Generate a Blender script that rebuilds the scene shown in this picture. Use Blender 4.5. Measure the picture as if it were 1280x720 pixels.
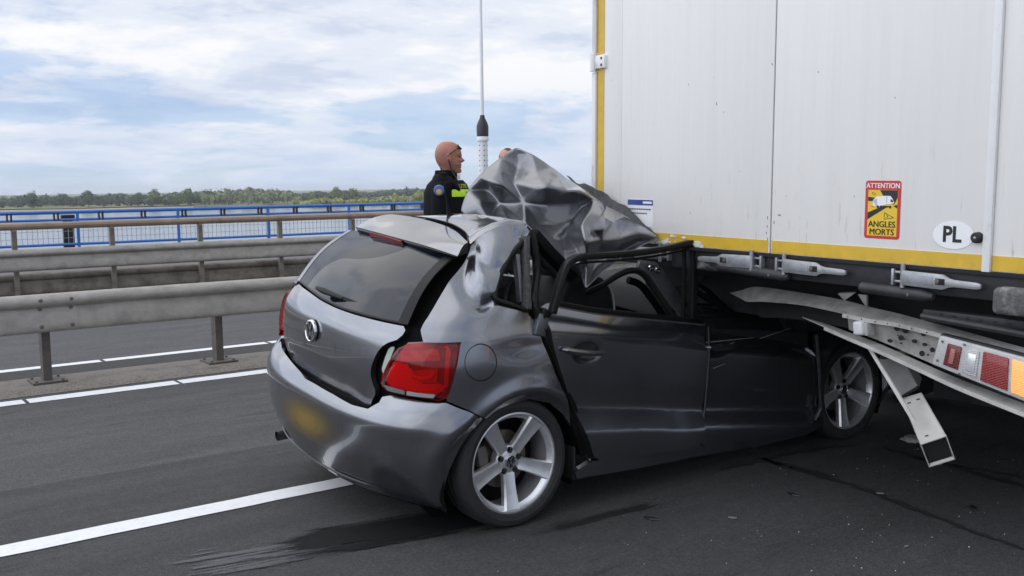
import bpy, bmesh, math, random
import numpy as np
from mathutils import Vector, Matrix, Euler
from mathutils.geometry import delaunay_2d_cdt

for o in list(bpy.data.objects): bpy.data.objects.remove(o)
scene = bpy.context.scene
COL = scene.collection
rnd = random.Random(11)

# ------------------------------------------------------------------ camera
cam_d = bpy.data.cameras.new('camera')
cam_d.sensor_width = 36.0
cam_d.lens = 35.0
cam_d.clip_end = 9000
cam_d.clip_start = 0.05
cam = bpy.data.objects.new('camera', cam_d); COL.objects.link(cam)
def cam_matrix(pitch, roll, yaw, loc):
    fh = Vector((math.cos(yaw), math.sin(yaw), 0)); right = Vector((math.sin(yaw), -math.cos(yaw), 0)); up = Vector((0, 0, 1))
    fw = fh * math.cos(pitch) - up * math.sin(pitch); u = up * math.cos(pitch) + fh * math.sin(pitch)
    r2 = right * math.cos(roll) + u * math.sin(roll); u2 = u * math.cos(roll) - right * math.sin(roll)
    m = Matrix((r2, u2, -fw)).transposed().to_4x4(); m.translation = loc
    return m
cam.matrix_world = cam_matrix(math.radians(5.9213), math.radians(-0.7937), math.radians(54.1663), Vector((0, 0, 1.56)))
scene.camera = cam

# ------------------------------------------------------------------ world, sun, exposure
SUN_DIR = Vector((-0.74, 0.26, 0.62)).normalized()       # towards the sun (behind thin cloud)
SUN_EL = math.asin(SUN_DIR.z); SUN_AZ = math.atan2(SUN_DIR.x, SUN_DIR.y)
world = bpy.data.worlds.new('World'); scene.world = world; world.use_nodes = True
def build_world():
    nt = world.node_tree; nt.nodes.clear(); N = nt.nodes.new; L = nt.links.new
    out = N('ShaderNodeOutputWorld'); mix = N('ShaderNodeMixShader')
    sky = N('ShaderNodeTexSky'); sky.sky_type = 'NISHITA'; sky.sun_disc = False
    sky.sun_elevation = SUN_EL; sky.sun_rotation = SUN_AZ; sky.dust_density = 0.3; sky.ozone_density = 10.0; sky.air_density = 0.8
    b1 = N('ShaderNodeBackground'); b1.inputs['Strength'].default_value = 0.13; L(sky.outputs[0], b1.inputs['Color'])
    tc = N('ShaderNodeTexCoord'); sp = N('ShaderNodeSeparateXYZ'); L(tc.outputs['Generated'], sp.inputs[0])
    def M(op, a, b=None, c=None):
        n = N('ShaderNodeMath'); n.operation = op
        for i, v in enumerate((a, b, c)):
            if v is None: continue
            if isinstance(v, (int, float)): n.inputs[i].default_value = v
            else: L(v, n.inputs[i])
        return n.outputs[0]
    zz = M('MAXIMUM', sp.outputs[2], 0.0); zz = M('ADD', zz, 0.16)
    cx = M('DIVIDE', sp.outputs[0], zz); cy = M('DIVIDE', sp.outputs[1], zz)
    cb = N('ShaderNodeCombineXYZ'); L(cx, cb.inputs[0]); L(cy, cb.inputs[1])
    def noise(scale, detail, rough, off, dist=0.0):
        mp = N('ShaderNodeMapping'); mp.inputs['Location'].default_value = off; L(cb.outputs[0], mp.inputs[0])
        n = N('ShaderNodeTexNoise'); n.inputs['Scale'].default_value = scale; n.inputs['Detail'].default_value = detail
        n.inputs['Roughness'].default_value = rough; n.inputs['Distortion'].default_value = dist; L(mp.outputs[0], n.inputs['Vector'])
        return n.outputs[0]
    def ramp(v, stops):
        r = N('ShaderNodeValToRGB'); L(v, r.inputs[0]); e = r.color_ramp.elements
        while len(e) < len(stops): e.new(0.5)
        for el, (p, c) in zip(e, stops): el.position = p; el.color = c if len(c) == 4 else (*c, 1)
        r.color_ramp.interpolation = 'EASE'
        return r.outputs[0]
    cover = ramp(noise(0.75, 10, 0.58, (3.1, 7.4, 0), 0.15), [(0.36, (0, 0, 0)), (0.50, (1, 1, 1))])
    sh = noise(1.15, 10, 0.60, (8.6, 1.2, 3.0), 0.12)
    sh = M('ADD', sh, M('MULTIPLY', M('SUBTRACT', noise(0.42, 3, 0.5, (2.2, 5.1, 1.0)), 0.5), 0.35))
    shade = ramp(sh, [(0.32, (0.46, 0.53, 0.70)), (0.43, (0.64, 0.71, 0.86)), (0.51, (0.80, 0.85, 0.95)), (0.62, (0.98, 0.985, 1.0))])
    # brighter cloud where the sun stands behind it
    dp = N('ShaderNodeVectorMath'); dp.operation = 'DOT_PRODUCT'; L(tc.outputs['Generated'], dp.inputs[0]); dp.inputs[1].default_value = SUN_DIR
    g = M('MAXIMUM', dp.outputs['Value'], 0.0); g = M('POWER', g, 3.0); g = M('MULTIPLY_ADD', g, 1.1, 0.95)
    hz = M('POWER', M('SUBTRACT', 1.0, M('MINIMUM', M('MULTIPLY', M('MAXIMUM', sp.outputs[2], 0.0), 7.0), 1.0)), 1.5); hz = M('MULTIPLY', hz, 0.8)
    hm = N('ShaderNodeMix'); hm.data_type = 'RGBA'; L(hz, hm.inputs['Factor']); L(shade, hm.inputs['A']); hm.inputs['B'].default_value = (0.60, 0.70, 0.88, 1)
    b2 = N('ShaderNodeBackground'); L(hm.outputs['Result'], b2.inputs['Color']); L(g, b2.inputs['Strength'])
    fac = M('MAXIMUM', M('MAXIMUM', cover, hz), 0.60)
    L(fac, mix.inputs[0]); L(b1.outputs[0], mix.inputs[1]); L(b2.outputs[0], mix.inputs[2]); L(mix.outputs[0], out.inputs[0])
build_world()
sun_d = bpy.data.lights.new('sun', 'SUN'); sun_d.energy = 1.35; sun_d.angle = math.radians(115); sun_d.color = (1.0, 0.96, 0.90)
sun = bpy.data.objects.new('sun', sun_d); COL.objects.link(sun); sun.location = (0, 0, 30)
sun.rotation_euler = SUN_DIR.to_track_quat('Z', 'Y').to_euler()
scene.view_settings.view_transform = 'Standard'; scene.view_settings.look = 'None'
scene.view_settings.exposure = 0.08; scene.view_settings.gamma = 1.0
scene.render.engine = 'CYCLES'
scene.cycles.use_denoising = True
scene.cycles.max_bounces = 8; scene.cycles.transparent_max_bounces = 12

# ------------------------------------------------------------------ object helpers
def prop(o, label=None, cat=None, group=None, kind=None):
    if label: o['label'] = label
    if cat: o['category'] = cat
    if group: o['group'] = group
    if kind: o['kind'] = kind
    return o
def thing(name, label, cat, loc=(0, 0, 0), rot=(0, 0, 0), group=None):
    o = bpy.data.objects.new(name, None); COL.objects.link(o); o.location = loc; o.rotation_euler = rot; o.empty_display_size = 0.2
    return prop(o, label, cat, group)
def link_mesh(name, me, mats, parent=None):
    o = bpy.data.objects.new(name, me); COL.objects.link(o)
    if mats is not None:
        for m in (mats if isinstance(mats, (list, tuple)) else [mats]): me.materials.append(m)
    if parent is not None: o.parent = parent
    return o
def mesh(name, verts, faces, mat, parent=None, smooth=True, angle=None, fmat=None):
    me = bpy.data.meshes.new(name); me.from_pydata([tuple(map(float, v)) for v in verts], [], faces); me.validate(); me.update()
    bm = bmesh.new(); bm.from_mesh(me); bmesh.ops.recalc_face_normals(bm, faces=bm.faces) if fmat is None and angle is not None else None
    bm.to_mesh(me); bm.free()
    if smooth: me.polygons.foreach_set('use_smooth', [True] * len(me.polygons))
    if angle is not None: sharp(me, angle)
    if fmat is not None: me.polygons.foreach_set('material_index', fmat)
    return link_mesh(name, me, mat, parent)
def sharp(me, deg):
    bm = bmesh.new(); bm.from_mesh(me); a = math.radians(deg)
    for e in bm.edges:
        e.smooth = not (len(e.link_faces) != 2 or e.calc_face_angle(0) > a)
    bm.to_mesh(me); bm.free()
def copy_tree(o, parent=None):
    c = o.copy(); COL.objects.link(c)
    if parent is not None: c.parent = parent
    for ch in list(o.children): copy_tree(ch, c)
    return c
def unit(v): 
    v = Vector(v); return v.normalized() if v.length > 1e-9 else Vector((0, 0, 1))
class MB:
    """collects shapes for one mesh"""
    def __init__(s): s.v = []; s.f = []; s.m = []; s.cur = 0
    def add(s, vs, fs):
        n = len(s.v); s.v += [tuple(map(float, p)) for p in vs]; s.f += [tuple(i + n for i in f) for f in fs]; s.m += [s.cur] * len(fs); return s
    def box(s, c, d, rot=None):
        hx, hy, hz = [k / 2 for k in d]
        P = [Vector((x, y, z)) for x in (-hx, hx) for y in (-hy, hy) for z in (-hz, hz)]
        if rot is not None: P = [rot @ p for p in P]
        return s.add([p + Vector(c) for p in P], [(0, 1, 3, 2), (4, 6, 7, 5), (0, 4, 5, 1), (2, 3, 7, 6), (0, 2, 6, 4), (1, 5, 7, 3)])
    def bx(s, x0, x1, y0, y1, z0, z1): return s.box(((x0 + x1) / 2, (y0 + y1) / 2, (z0 + z1) / 2), (abs(x1 - x0), abs(y1 - y0), abs(z1 - z0)))
    def tube(s, path, r, n=8, cap=True, flat=1.0, up=(0, 0, 1)):
        P = [Vector(p) for p in path]; R = r if isinstance(r, (list, tuple)) else [r] * len(P)
        vs = []; fs = []
        for i, p in enumerate(P):
            t = unit((P[min(i + 1, len(P) - 1)] - P[max(i - 1, 0)]))
            a = t.cross(Vector(up)); a = a if a.length > 1e-4 else t.cross(Vector((1, 0, 0))); a.normalize(); b = a.cross(t)
            for k in range(n):
                th = 2 * math.pi * k / n; vs.append(p + (a * math.cos(th) + b * (math.sin(th) * flat)) * R[i])
        for i in range(len(P) - 1):
            for k in range(n):
                k2 = (k + 1) % n; fs.append((i * n + k, i * n + k2, (i + 1) * n + k2, (i + 1) * n + k))
        if cap: fs += [tuple(range(n - 1, -1, -1)), tuple((len(P) - 1) * n + k for k in range(n))]
        return s.add(vs, fs)
    def bar(s, path, w, h, up=(0, 0, 1)):
        P = [Vector(p) for p in path]; vs = []; fs = []
        for i, p in enumerate(P):
            t = unit(P[min(i + 1, len(P) - 1)] - P[max(i - 1, 0)]); a = unit(t.cross(Vector(up))); b = a.cross(t)
            vs += [p + a * w / 2 + b * h / 2, p - a * w / 2 + b * h / 2, p - a * w / 2 - b * h / 2, p + a * w / 2 - b * h / 2]
        for i in range(len(P) - 1):
            for k in range(4): fs.append((i * 4 + k, i * 4 + (k + 1) % 4, (i + 1) * 4 + (k + 1) % 4, (i + 1) * 4 + k))
        fs += [(3, 2, 1, 0), tuple((len(P) - 1) * 4 + k for k in range(4))]
        return s.add(vs, fs)
    def lathe(s, prof, n=24, M=None, close=False):
        """prof: (r, h) list round local Z"""
        vs = []; fs = []; m = len(prof)
        for k in range(n):
            th = 2 * math.pi * k / n
            for r, h in prof:
                p = Vector((r * math.cos(th), r * math.sin(th), h)); vs.append(M @ p if M is not None else p)
        for k in range(n):
            k2 = (k + 1) % n
            for j in range(m if close else m - 1):
                j2 = (j + 1) % m; fs.append((k * m + j, k2 * m + j, k2 * m + j2, k * m + j2))
        return s.add(vs, fs)
    def prism(s, poly, vec):
        n = len(poly); P = [Vector(p) for p in poly]; V = Vector(vec)
        return s.add(P + [p + V for p in P], [tuple(range(n)), tuple(range(2 * n - 1, n - 1, -1))] + [(i, i + n, (i + 1) % n + n, (i + 1) % n) for i in range(n)])
    def strip(s, A, B):
        n = len(A); return s.add(list(A) + list(B), [(i, i + 1, n + i + 1, n + i) for i in range(n - 1)])
    def build(s, name, mat, parent=None, smooth=True, angle=35, bevel=0, seg=2, recalc=True, merge=False):
        me = bpy.data.meshes.new(name); me.from_pydata(s.v, [], s.f)
        bm = bmesh.new(); bm.from_mesh(me)
        if merge: bmesh.ops.remove_doubles(bm, verts=bm.verts, dist=1e-5)
        if recalc: bmesh.ops.recalc_face_normals(bm, faces=bm.faces)
        if bevel:
            ed = [e for e in bm.edges if len(e.link_faces) == 2 and e.calc_face_angle(0) > 0.6]
            bmesh.ops.bevel(bm, geom=ed, offset=bevel, segments=seg, profile=0.5, affect='EDGES', clamp_overlap=True)
        bm.to_mesh(me); bm.free()
        if any(s.m) and not bevel and not merge: me.polygons.foreach_set('material_index', s.m)
        if smooth:
            me.polygons.foreach_set('use_smooth', [True] * len(me.polygons)); sharp(me, angle)
        me.update()
        return link_mesh(name, me, mat, parent)
def spline(P, n):
    """Catmull-Rom resample of 3D/2D points to n points per span"""
    P = [np.array(p, float) for p in P]; out = []
    for i in range(len(P) - 1):
        a = P[max(i - 1, 0)]; b = P[i]; c = P[i + 1]; d = P[min(i + 2, len(P) - 1)]
        for k in range(n):
            t = k / n
            out.append(0.5 * ((2 * b) + (-a + c) * t + (2 * a - 5 * b + 4 * c - d) * t * t + (-a + 3 * b - 3 * c + d) * t ** 3))
    out.append(P[-1]); return out
def text_mesh(name, body, size, mat, parent, M, bold=0.0, sx=1.0, align='CENTER', extrude=0.0006):
    cu = bpy.data.curves.new(name, 'FONT'); cu.body = body; cu.size = size; cu.align_x = align; cu.align_y = 'CENTER'; cu.offset = bold; cu.extrude = extrude; cu.resolution_u = 3
    t = bpy.data.objects.new(name, cu); COL.objects.link(t); bpy.context.view_layer.update()
    dg = bpy.context.evaluated_depsgraph_get(); me = bpy.data.meshes.new_from_object(t.evaluated_get(dg)); bpy.data.objects.remove(t)
    me.transform(Matrix.Diagonal((sx, 1, 1, 1))); me.transform(M); me.materials.clear()
    return link_mesh(name, me, mat, parent)

# ------------------------------------------------------------------ materials
def mat(name, col, rough=0.5, metal=0.0, spec=0.5, coat=0.0, coat_r=0.05, var=0.0, vscale=8.0, bump=0.0, bscale=40.0, ior=None, stretch=None, dirt=None, emit=None):
    """plain procedural material: base colour with noise variation, fine bump, optional dirt (colour, amount, scale)"""
    m = bpy.data.materials.new(name); m.use_nodes = True; nt = m.node_tree; b = nt.nodes['Principled BSDF']
    N = nt.nodes.new; L = nt.links.new
    b.inputs['Base Color'].default_value = (*col, 1); b.inputs['Roughness'].default_value = rough; b.inputs['Metallic'].default_value = metal
    b.inputs['Specular IOR Level'].default_value = spec; b.inputs['Coat Weight'].default_value = coat; b.inputs['Coat Roughness'].default_value = coat_r
    if ior: b.inputs['IOR'].default_value = ior
    if emit: b.inputs['Emission Color'].default_value = (*emit[0], 1); b.inputs['Emission Strength'].default_value = emit[1]
    if var or bump or dirt:
        tc = N('ShaderNodeTexCoord'); vec = tc.outputs['Object']
        if stretch: mp = N('ShaderNodeMapping'); mp.inputs['Scale'].default_value = stretch; L(vec, mp.inputs[0]); vec = mp.outputs[0]
        def noise(sc, d=5, r=0.6):
            n = N('ShaderNodeTexNoise'); n.inputs['Scale'].default_value = sc; n.inputs['Detail'].default_value = d; n.inputs['Roughness'].default_value = r; L(vec, n.inputs['Vector']); return n.outputs[0]
        colout = None
        if var:
            mr = N('ShaderNodeMapRange'); L(noise(vscale), mr.inputs[0]); mr.inputs['From Min'].default_value = 0.3; mr.inputs['From Max'].default_value = 0.7
            mr.inputs['To Min'].default_value = 1 - var; mr.inputs['To Max'].default_value = 1 + var
            mx = N('ShaderNodeVectorMath'); mx.operation = 'SCALE'; mx.inputs[0].default_value = col; L(mr.outputs[0], mx.inputs['Scale']); colout = mx.outputs[0]
        if dirt:
            mr = N('ShaderNodeMapRange'); L(noise(dirt[2], 8, 0.65), mr.inputs[0]); mr.inputs['From Min'].default_value = dirt[3] if len(dirt) > 3 else 0.5; mr.inputs['From Max'].default_value = (dirt[3] if len(dirt) > 3 else 0.5) + 0.2
            mr.inputs['To Max'].default_value = dirt[1]
            mx = N('ShaderNodeMix'); mx.data_type = 'RGBA'; L(mr.outputs[0], mx.inputs['Factor'])
            if colout: L(colout, mx.inputs['A'])
            else: mx.inputs['A'].default_value = (*col, 1)
            mx.inputs['B'].default_value = (*dirt[0], 1); colout = mx.outputs['Result']
        if colout: L(colout, b.inputs['Base Color'])
        if bump:
            bp = N('ShaderNodeBump'); bp.inputs['Strength'].default_value = bump; bp.inputs['Distance'].default_value = 0.01; L(noise(bscale), bp.inputs['Height']); L(bp.outputs[0], b.inputs['Normal'])
    return m

# ------------------------------------------------------------------ measured outlines
U_LAMP = [(-0.526,0.96),(-0.423,0.979),(-0.324,0.974),(-0.327,0.933),(-0.336,0.845),(-0.351,0.775),(-0.368,0.725),(-0.415,0.73),(-0.475,0.736),(-0.553,0.738),(-0.601,0.759),(-0.594,0.804),(-0.564,0.888)]
U_GATE = [(-1.732,1.063),(-1.485,1.054),(-1.253,1.04),(-1.029,1.033),(-0.86,1.031),(-0.709,1.03),(-0.601,1.028),(-0.528,1.026),(-0.539,0.975),(-0.6,0.944),(-0.631,0.902),(-0.662,0.814),(-0.652,0.761),(-0.629,0.723),(-0.68,0.647),(-0.777,0.638),(-0.968,0.647),(-1.233,0.651),(-1.471,0.676),(-1.632,0.703)]
U_QUART = [(-0.322,0.978),(-0.327,0.889),(-0.346,0.786),(-0.362,0.729),(-0.288,0.686),(-0.216,0.634),(-0.168,0.657),(-0.074,0.674),(0.051,0.685),(0.182,0.65),(0.28,0.579),(0.359,0.48),(0.419,0.372),(0.468,0.316),(0.361,0.467),(0.285,0.625),(0.199,0.781),(0.123,0.935),(0.068,1.041),(-0.024,1.087),(-0.152,1.113),(-0.24,1.138),(-0.271,1.156),(-0.294,1.192),(-0.316,1.257),(-0.318,1.316),(-0.288,1.369),(-0.26,1.398),(-0.245,1.425),(-0.262,1.453),(-0.333,1.461),(-0.42,1.443),(-0.492,1.407),(-0.519,1.368),(-0.502,1.213),(-0.473,1.074),(-0.472,1.02),(-0.45,0.973)]
U_FUEL = [(-0.163,0.88),(-0.166,0.859),(-0.174,0.84),(-0.188,0.825),(-0.205,0.813),(-0.221,0.807),(-0.238,0.807),(-0.255,0.812),(-0.271,0.822),(-0.284,0.836),(-0.294,0.854),(-0.3,0.874),(-0.303,0.895),(-0.302,0.915),(-0.297,0.934),(-0.289,0.949),(-0.276,0.96),(-0.261,0.967),(-0.244,0.968),(-0.226,0.963),(-0.209,0.954),(-0.192,0.94),(-0.177,0.922),(-0.167,0.902)]
U_BUMP = [(-1.817,0.714),(-1.607,0.7),(-1.355,0.682),(-1.091,0.668),(-0.862,0.662),(-0.71,0.65),(-0.622,0.654),(-0.591,0.688),(-0.597,0.709),(-0.565,0.722),(-0.485,0.721),(-0.417,0.717),(-0.369,0.717),(-0.267,0.679),(-0.178,0.632),(-0.222,0.585),(-0.265,0.52),(-0.306,0.428),(-0.347,0.322),(-0.38,0.237),(-0.424,0.25),(-0.475,0.271),(-0.618,0.294),(-0.837,0.283),(-1.167,0.257)]
U_VAL = [(-1.231,0.228),(-0.854,0.264),(-0.625,0.279),(-0.481,0.255),(-0.431,0.234),(-0.389,0.214)]
U_PLATE = [(-1.581,0.551),(-0.744,0.591),(-0.755,0.437),(-1.676,0.374)]
U_ARCHLIP = [(-0.363,0.277),(-0.325,0.389),(-0.259,0.527),(-0.199,0.613),(-0.111,0.669),(-0.01,0.687),(0.096,0.685),(0.209,0.648),(0.292,0.58),(0.375,0.469),(0.444,0.353)]
U_DENT1 = [(-0.505,1.347),(-0.48,1.276),(-0.416,1.203),(-0.345,1.152),(-0.281,1.127)]
U_DENT2 = [(-0.496,1.366),(-0.444,1.314),(-0.385,1.28),(-0.343,1.27)]
U_RIDGE = [(-0.499,1.356),(-0.454,1.288),(-0.379,1.219),(-0.303,1.167)]
U_TOPD = [(-0.328,1.43),(-0.315,1.41),(-0.288,1.402),(-0.263,1.412)]
U_DIMP = [(-0.294,1.115),(-0.395,1.066)]
D_REAR = [(0.149,1.047),(0.143,1.077),(0.16,1.098),(0.205,1.109),(0.603,1.032),(1.164,0.945),(1.181,0.792),(1.182,0.621),(1.182,0.406),(1.164,0.3),(0.773,0.313),(0.461,0.333),(0.419,0.42),(0.338,0.578),(0.238,0.769),(0.171,0.927)]
D_FRONT = [(1.15,0.971),(1.535,0.939),(1.838,0.905),(1.982,0.875),(2.101,0.799),(2.169,0.547),(2.209,0.34),(2.165,0.288),(2.074,0.258),(1.621,0.262),(1.196,0.277),(1.176,0.622)]
D_SILL = [(0.359,0.291),(0.461,0.325),(0.774,0.304),(1.153,0.288),(1.623,0.253),(2.098,0.24),(2.255,0.284),(2.264,0.229),(2.12,0.193),(1.629,0.201),(1.184,0.222),(0.781,0.232),(0.371,0.253)]
D_FENDER = [(2.131,0.797),(2.281,0.83),(2.636,0.814),(3.165,0.716),(3.192,0.583),(2.923,0.611),(2.7,0.684),(2.491,0.729),(2.322,0.721),(2.238,0.634),(2.207,0.494),(2.224,0.338),(2.162,0.5)]
P_FRAME = [(0.167,-0.835,1.074),(0.229,-0.8,1.196),(0.277,-0.775,1.264),(0.321,-0.765,1.298),(0.392,-0.76,1.312),(0.556,-0.755,1.312),(0.764,-0.755,1.317),(0.95,-0.76,1.332),(1.096,-0.765,1.353)]
P_FRAME2 = [(1.096,-0.765,1.355),(1.079,-0.8,1.168),(1.048,-0.845,0.964)]
P_BELT = [(0.194,-0.838,1.12),(0.402,-0.838,1.074),(0.606,-0.838,1.039),(0.877,-0.838,0.997),(1.168,-0.838,0.952)]
P_HANDLE = [(0.233,-0.86,0.905),(0.281,-0.86,0.893),(0.374,-0.86,0.876),(0.449,-0.86,0.868)]
P_FHANDLE = [(1.183,-0.86,0.821),(1.249,-0.86,0.814),(1.316,-0.86,0.812),(1.372,-0.86,0.81)]
P_HOLE = [(0.385,-0.842,0.875),(1.288,-0.842,0.806)]
P_BPIL = [(0.918,-0.6,1.237),(1.044,-0.6,1.223),(1.126,-0.62,1.137),(1.25,-0.68,0.958),(1.156,-0.68,0.94),(1.055,-0.64,1.068),(0.993,-0.6,1.163),(0.924,-0.58,1.193)]
P_BHOLE = [(0.973,-0.61,1.207),(1.02,-0.61,1.192)]
P_SEALB = [(0.655,-0.5,1.08),(0.71,-0.55,1.122),(0.803,-0.58,1.179),(0.877,-0.6,1.198),(0.939,-0.62,1.169),(1,-0.66,1.075),(1.067,-0.72,0.955)]
P_SEALB2 = [(1.012,-0.42,1.112),(1.083,-0.44,1.085),(1.14,-0.48,1.009),(1.214,-0.52,0.896)]
P_PIPING = [(0.907,-0.36,1.1),(0.95,-0.36,1.054),(0.972,-0.36,0.996),(0.984,-0.36,0.929)]
P_SEAT = [(0.673,-0.36,1.123),(0.779,-0.36,1.159),(0.894,-0.36,1.118),(0.949,-0.36,1.063),(0.978,-0.36,0.991),(0.993,-0.36,0.884),(0.634,-0.36,0.914),(0.63,-0.36,1.041)]
P_CPOST = [(0.125,-0.66,1.403),(0.102,-0.7,1.284),(0.083,-0.74,1.181),(0.063,-0.78,1.087)]
P_CPOST2 = [(0.065,-0.68,1.327),(0.062,-0.71,1.214),(0.055,-0.74,1.117)]
P_QSEAL = [(0.153,-0.66,1.402),(0.092,-0.67,1.369),(0.029,-0.68,1.314),(-0.03,-0.705,1.255),(-0.075,-0.73,1.19),(-0.095,-0.755,1.155),(-0.079,-0.765,1.135),(-0.015,-0.775,1.114),(0.058,-0.78,1.087)]
P_DSEAL = [(0.172,-0.64,1.414),(0.184,-0.66,1.349),(0.181,-0.69,1.241),(0.112,-0.77,1.14),(0.122,-0.8,1.049),(0.17,-0.82,0.929),(0.242,-0.825,0.772),(0.331,-0.825,0.606),(0.401,-0.825,0.458),(0.459,-0.825,0.348)]
P_DIAG = [(0.207,-0.6,1.412),(0.287,-0.6,1.341),(0.375,-0.6,1.268),(0.465,-0.6,1.193)]
P_DIAG2 = [(0.262,-0.52,1.347),(0.355,-0.52,1.261),(0.46,-0.52,1.181)]
P_SEAM = [(-0.121,0.103,1.43),(-0.096,0.002,1.43),(-0.101,-0.144,1.43),(-0.076,-0.236,1.42),(-0.11,-0.417,1.415),(-0.189,-0.63,1.41)]
P_GLASS = [(-0.2,0.415,1.317),(-0.245,-0.205,1.33),(-0.2,-0.563,1.308)]
P_SPOI = [(-0.22,0.332,1.346),(-0.245,0.071,1.35),(-0.26,-0.192,1.351),(-0.25,-0.43,1.344),(-0.21,-0.617,1.323)]
P_SPOIF = [(-0.132,0.133,1.43),(-0.111,-0.023,1.435),(-0.075,-0.176,1.425),(-0.053,-0.328,1.405),(-0.139,-0.589,1.378)]
P_SPOIB = [(-0.19,0.353,1.303),(-0.215,0.092,1.307),(-0.23,-0.18,1.309),(-0.22,-0.383,1.309),(-0.185,-0.547,1.3)]
P_BRAKE = [(-0.24,0.131,1.353),(-0.252,-0.038,1.354),(-0.258,-0.212,1.351),(-0.245,-0.213,1.331),(-0.242,-0.053,1.332),(-0.23,0.14,1.33)]
AERIAL = [(0.128,-0.054,1.428),(0.098,-0.054,1.448),(0.089,-0.054,1.484),(0.07,-0.054,1.565),(0.042,-0.054,1.676)]
P_ROOF = [(-0.139,0.088,1.438),(-0.011,0.084,1.44),(0.092,0.036,1.445),(0.146,-0.083,1.45),(0.189,-0.283,1.45),(0.222,-0.425,1.445),(0.228,-0.52,1.44),(0.224,-0.422,1.435),(0.068,-0.51,1.43),(-0.139,-0.682,1.42),(-0.264,-0.793,1.405)]
P_WIPER = [(-0.57,0.005,1.091),(-0.555,-0.058,1.08),(-0.535,-0.151,1.071),(-0.52,-0.219,1.067),(-0.5,-0.322,1.061)]
P_EMB = [(-0.615,0,0.898)]
ROOF_V = [(0.22,-0.09,1.415),(0.3,-0.046,1.534),(0.38,-0.065,1.622),(0.47,-0.121,1.705),(0.54,-0.164,1.756),(0.57,-0.24,1.725),(0.66,-0.302,1.649),(0.77,-0.285,1.591),(0.87,-0.274,1.545),(0.96,-0.287,1.493),(1.03,-0.325,1.432),(1.07,-0.406,1.384),(1.09,-0.523,1.339),(1.1,-0.655,1.27),(0.9,-0.741,1.25),(0.78,-0.732,1.2),(0.62,-0.756,1.133),(0.54,-0.783,1.097),(0.44,-0.835,1.065),(0.5,-0.739,1.108),(0.46,-0.713,1.146),(0.42,-0.712,1.186),(0.4,-0.652,1.237),(0.38,-0.591,1.284),(0.36,-0.521,1.337),(0.35,-0.489,1.369),(0.33,-0.368,1.383),(0.28,-0.265,1.392),(0.25,-0.169,1.402),(0.34,-0.123,1.596),(0.46,-0.231,1.568),(0.55,-0.168,1.652),(0.52,-0.162,1.742),(0.4,-0.198,1.64),(0.42,-0.086,1.526),(0.48,-0.503,1.551),(0.54,-0.335,1.625),(0.68,-0.502,1.53),(0.8,-0.492,1.477),(0.9,-0.438,1.46),(0.26,-0.217,1.472),(0.42,-0.165,1.468),(0.46,-0.325,1.469),(0.55,-0.411,1.456),(0.66,-0.437,1.465),(0.4,-0.329,1.397),(0.44,-0.461,1.354),(0.47,-0.547,1.289),(0.53,-0.559,1.271),(0.6,-0.5,1.31),(0.66,-0.463,1.369),(0.77,-0.429,1.44),(0.46,-0.782,1.367),(0.56,-0.729,1.421),(0.42,-0.869,1.288),(0.52,-0.692,1.233),(0.7,-0.65,1.399),(1,-0.457,1.405),(0.84,-0.575,1.36),(0.66,-0.695,1.281),(0.78,-0.692,1.281),(0.93,-0.66,1.313),(0.56,-0.728,1.34),(0.68,-0.62,1.199),(0.82,-0.63,1.204),(1,-0.602,1.253),(0.52,-0.744,1.171),(0.62,-0.656,1.127),(0.46,-0.78,1.187),(0.6,-0.78,1.34),(1.02,-0.513,1.347),(0.55,-0.538,1.523),(0.68,-0.341,1.602),(0.45,-0.487,1.536),(0.34,-0.32,1.554),(0.3,-0.261,1.578),(0.38,-0.161,1.423)]
ROOF_F = [(28,40,0),(1,0,40),(34,75,29),(2,29,75),(40,28,27),(1,40,34),(34,29,1),(29,2,1),(41,76,26),(26,45,41),(33,74,30),(32,4,3),(26,76,27),(40,27,76),(76,41,40),(34,40,41),(41,74,34),(75,34,74),(74,33,75),(2,75,33),(33,3,2),(46,24,23),(24,46,25),(42,25,46),(5,31,36),(71,7,72),(21,48,22),(47,22,48),(35,43,71),(71,72,35),(6,35,72),(72,7,6),(22,47,23),(46,23,47),(42,46,43),(73,42,43),(43,35,73),(36,73,35),(35,6,36),(5,36,6),(45,26,25),(25,42,45),(41,45,42),(74,41,42),(30,74,42),(42,73,30),(73,36,30),(36,31,30),(33,30,31),(3,33,31),(32,3,31),(4,32,31),(50,49,52),(17,67,18),(68,20,19),(19,66,68),(49,55,54),(52,49,54),(54,62,52),(62,53,52),(53,51,52),(50,52,51),(44,50,51),(37,44,51),(37,51,38),(8,37,9),(64,63,67),(59,63,64),(69,58,56),(13,12,61),(14,65,15),(65,60,64),(65,61,60),(70,60,61),(61,12,70),(11,70,12),(64,16,15),(59,64,60),(58,69,59),(60,70,58),(70,11,58),(67,17,16),(66,67,63),(66,63,54),(63,59,54),(62,54,59),(59,69,62),(69,56,62),(53,62,56),(51,53,38),(53,56,38),(20,68,21),(68,55,21),(48,21,55),(55,49,48),(47,48,49),(49,50,47),(46,47,50),(43,46,50),(50,44,43),(71,43,44),(44,37,71),(37,8,71),(7,71,8),(9,38,10),(56,10,38),(31,5,4),(9,37,38),(55,68,66),(54,55,66),(19,18,66),(67,66,18),(14,13,65),(61,65,13),(15,65,64),(16,64,67),(59,60,58)]
ROOF_C = [(29,75),(75,74),(74,30),(4,31),(31,30),(30,73),(73,35),(35,71),(71,37),(37,38),(2,29),(29,34),(48,49),(49,50),(50,51),(51,38),(52,53),(53,56),(56,57),(54,52),(66,54),(18,66),(66,55),(13,65),(65,64),(64,67),(67,18),(57,58),(58,59),(59,63),(61,60),(60,59),(47,48),(69,58)]
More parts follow.
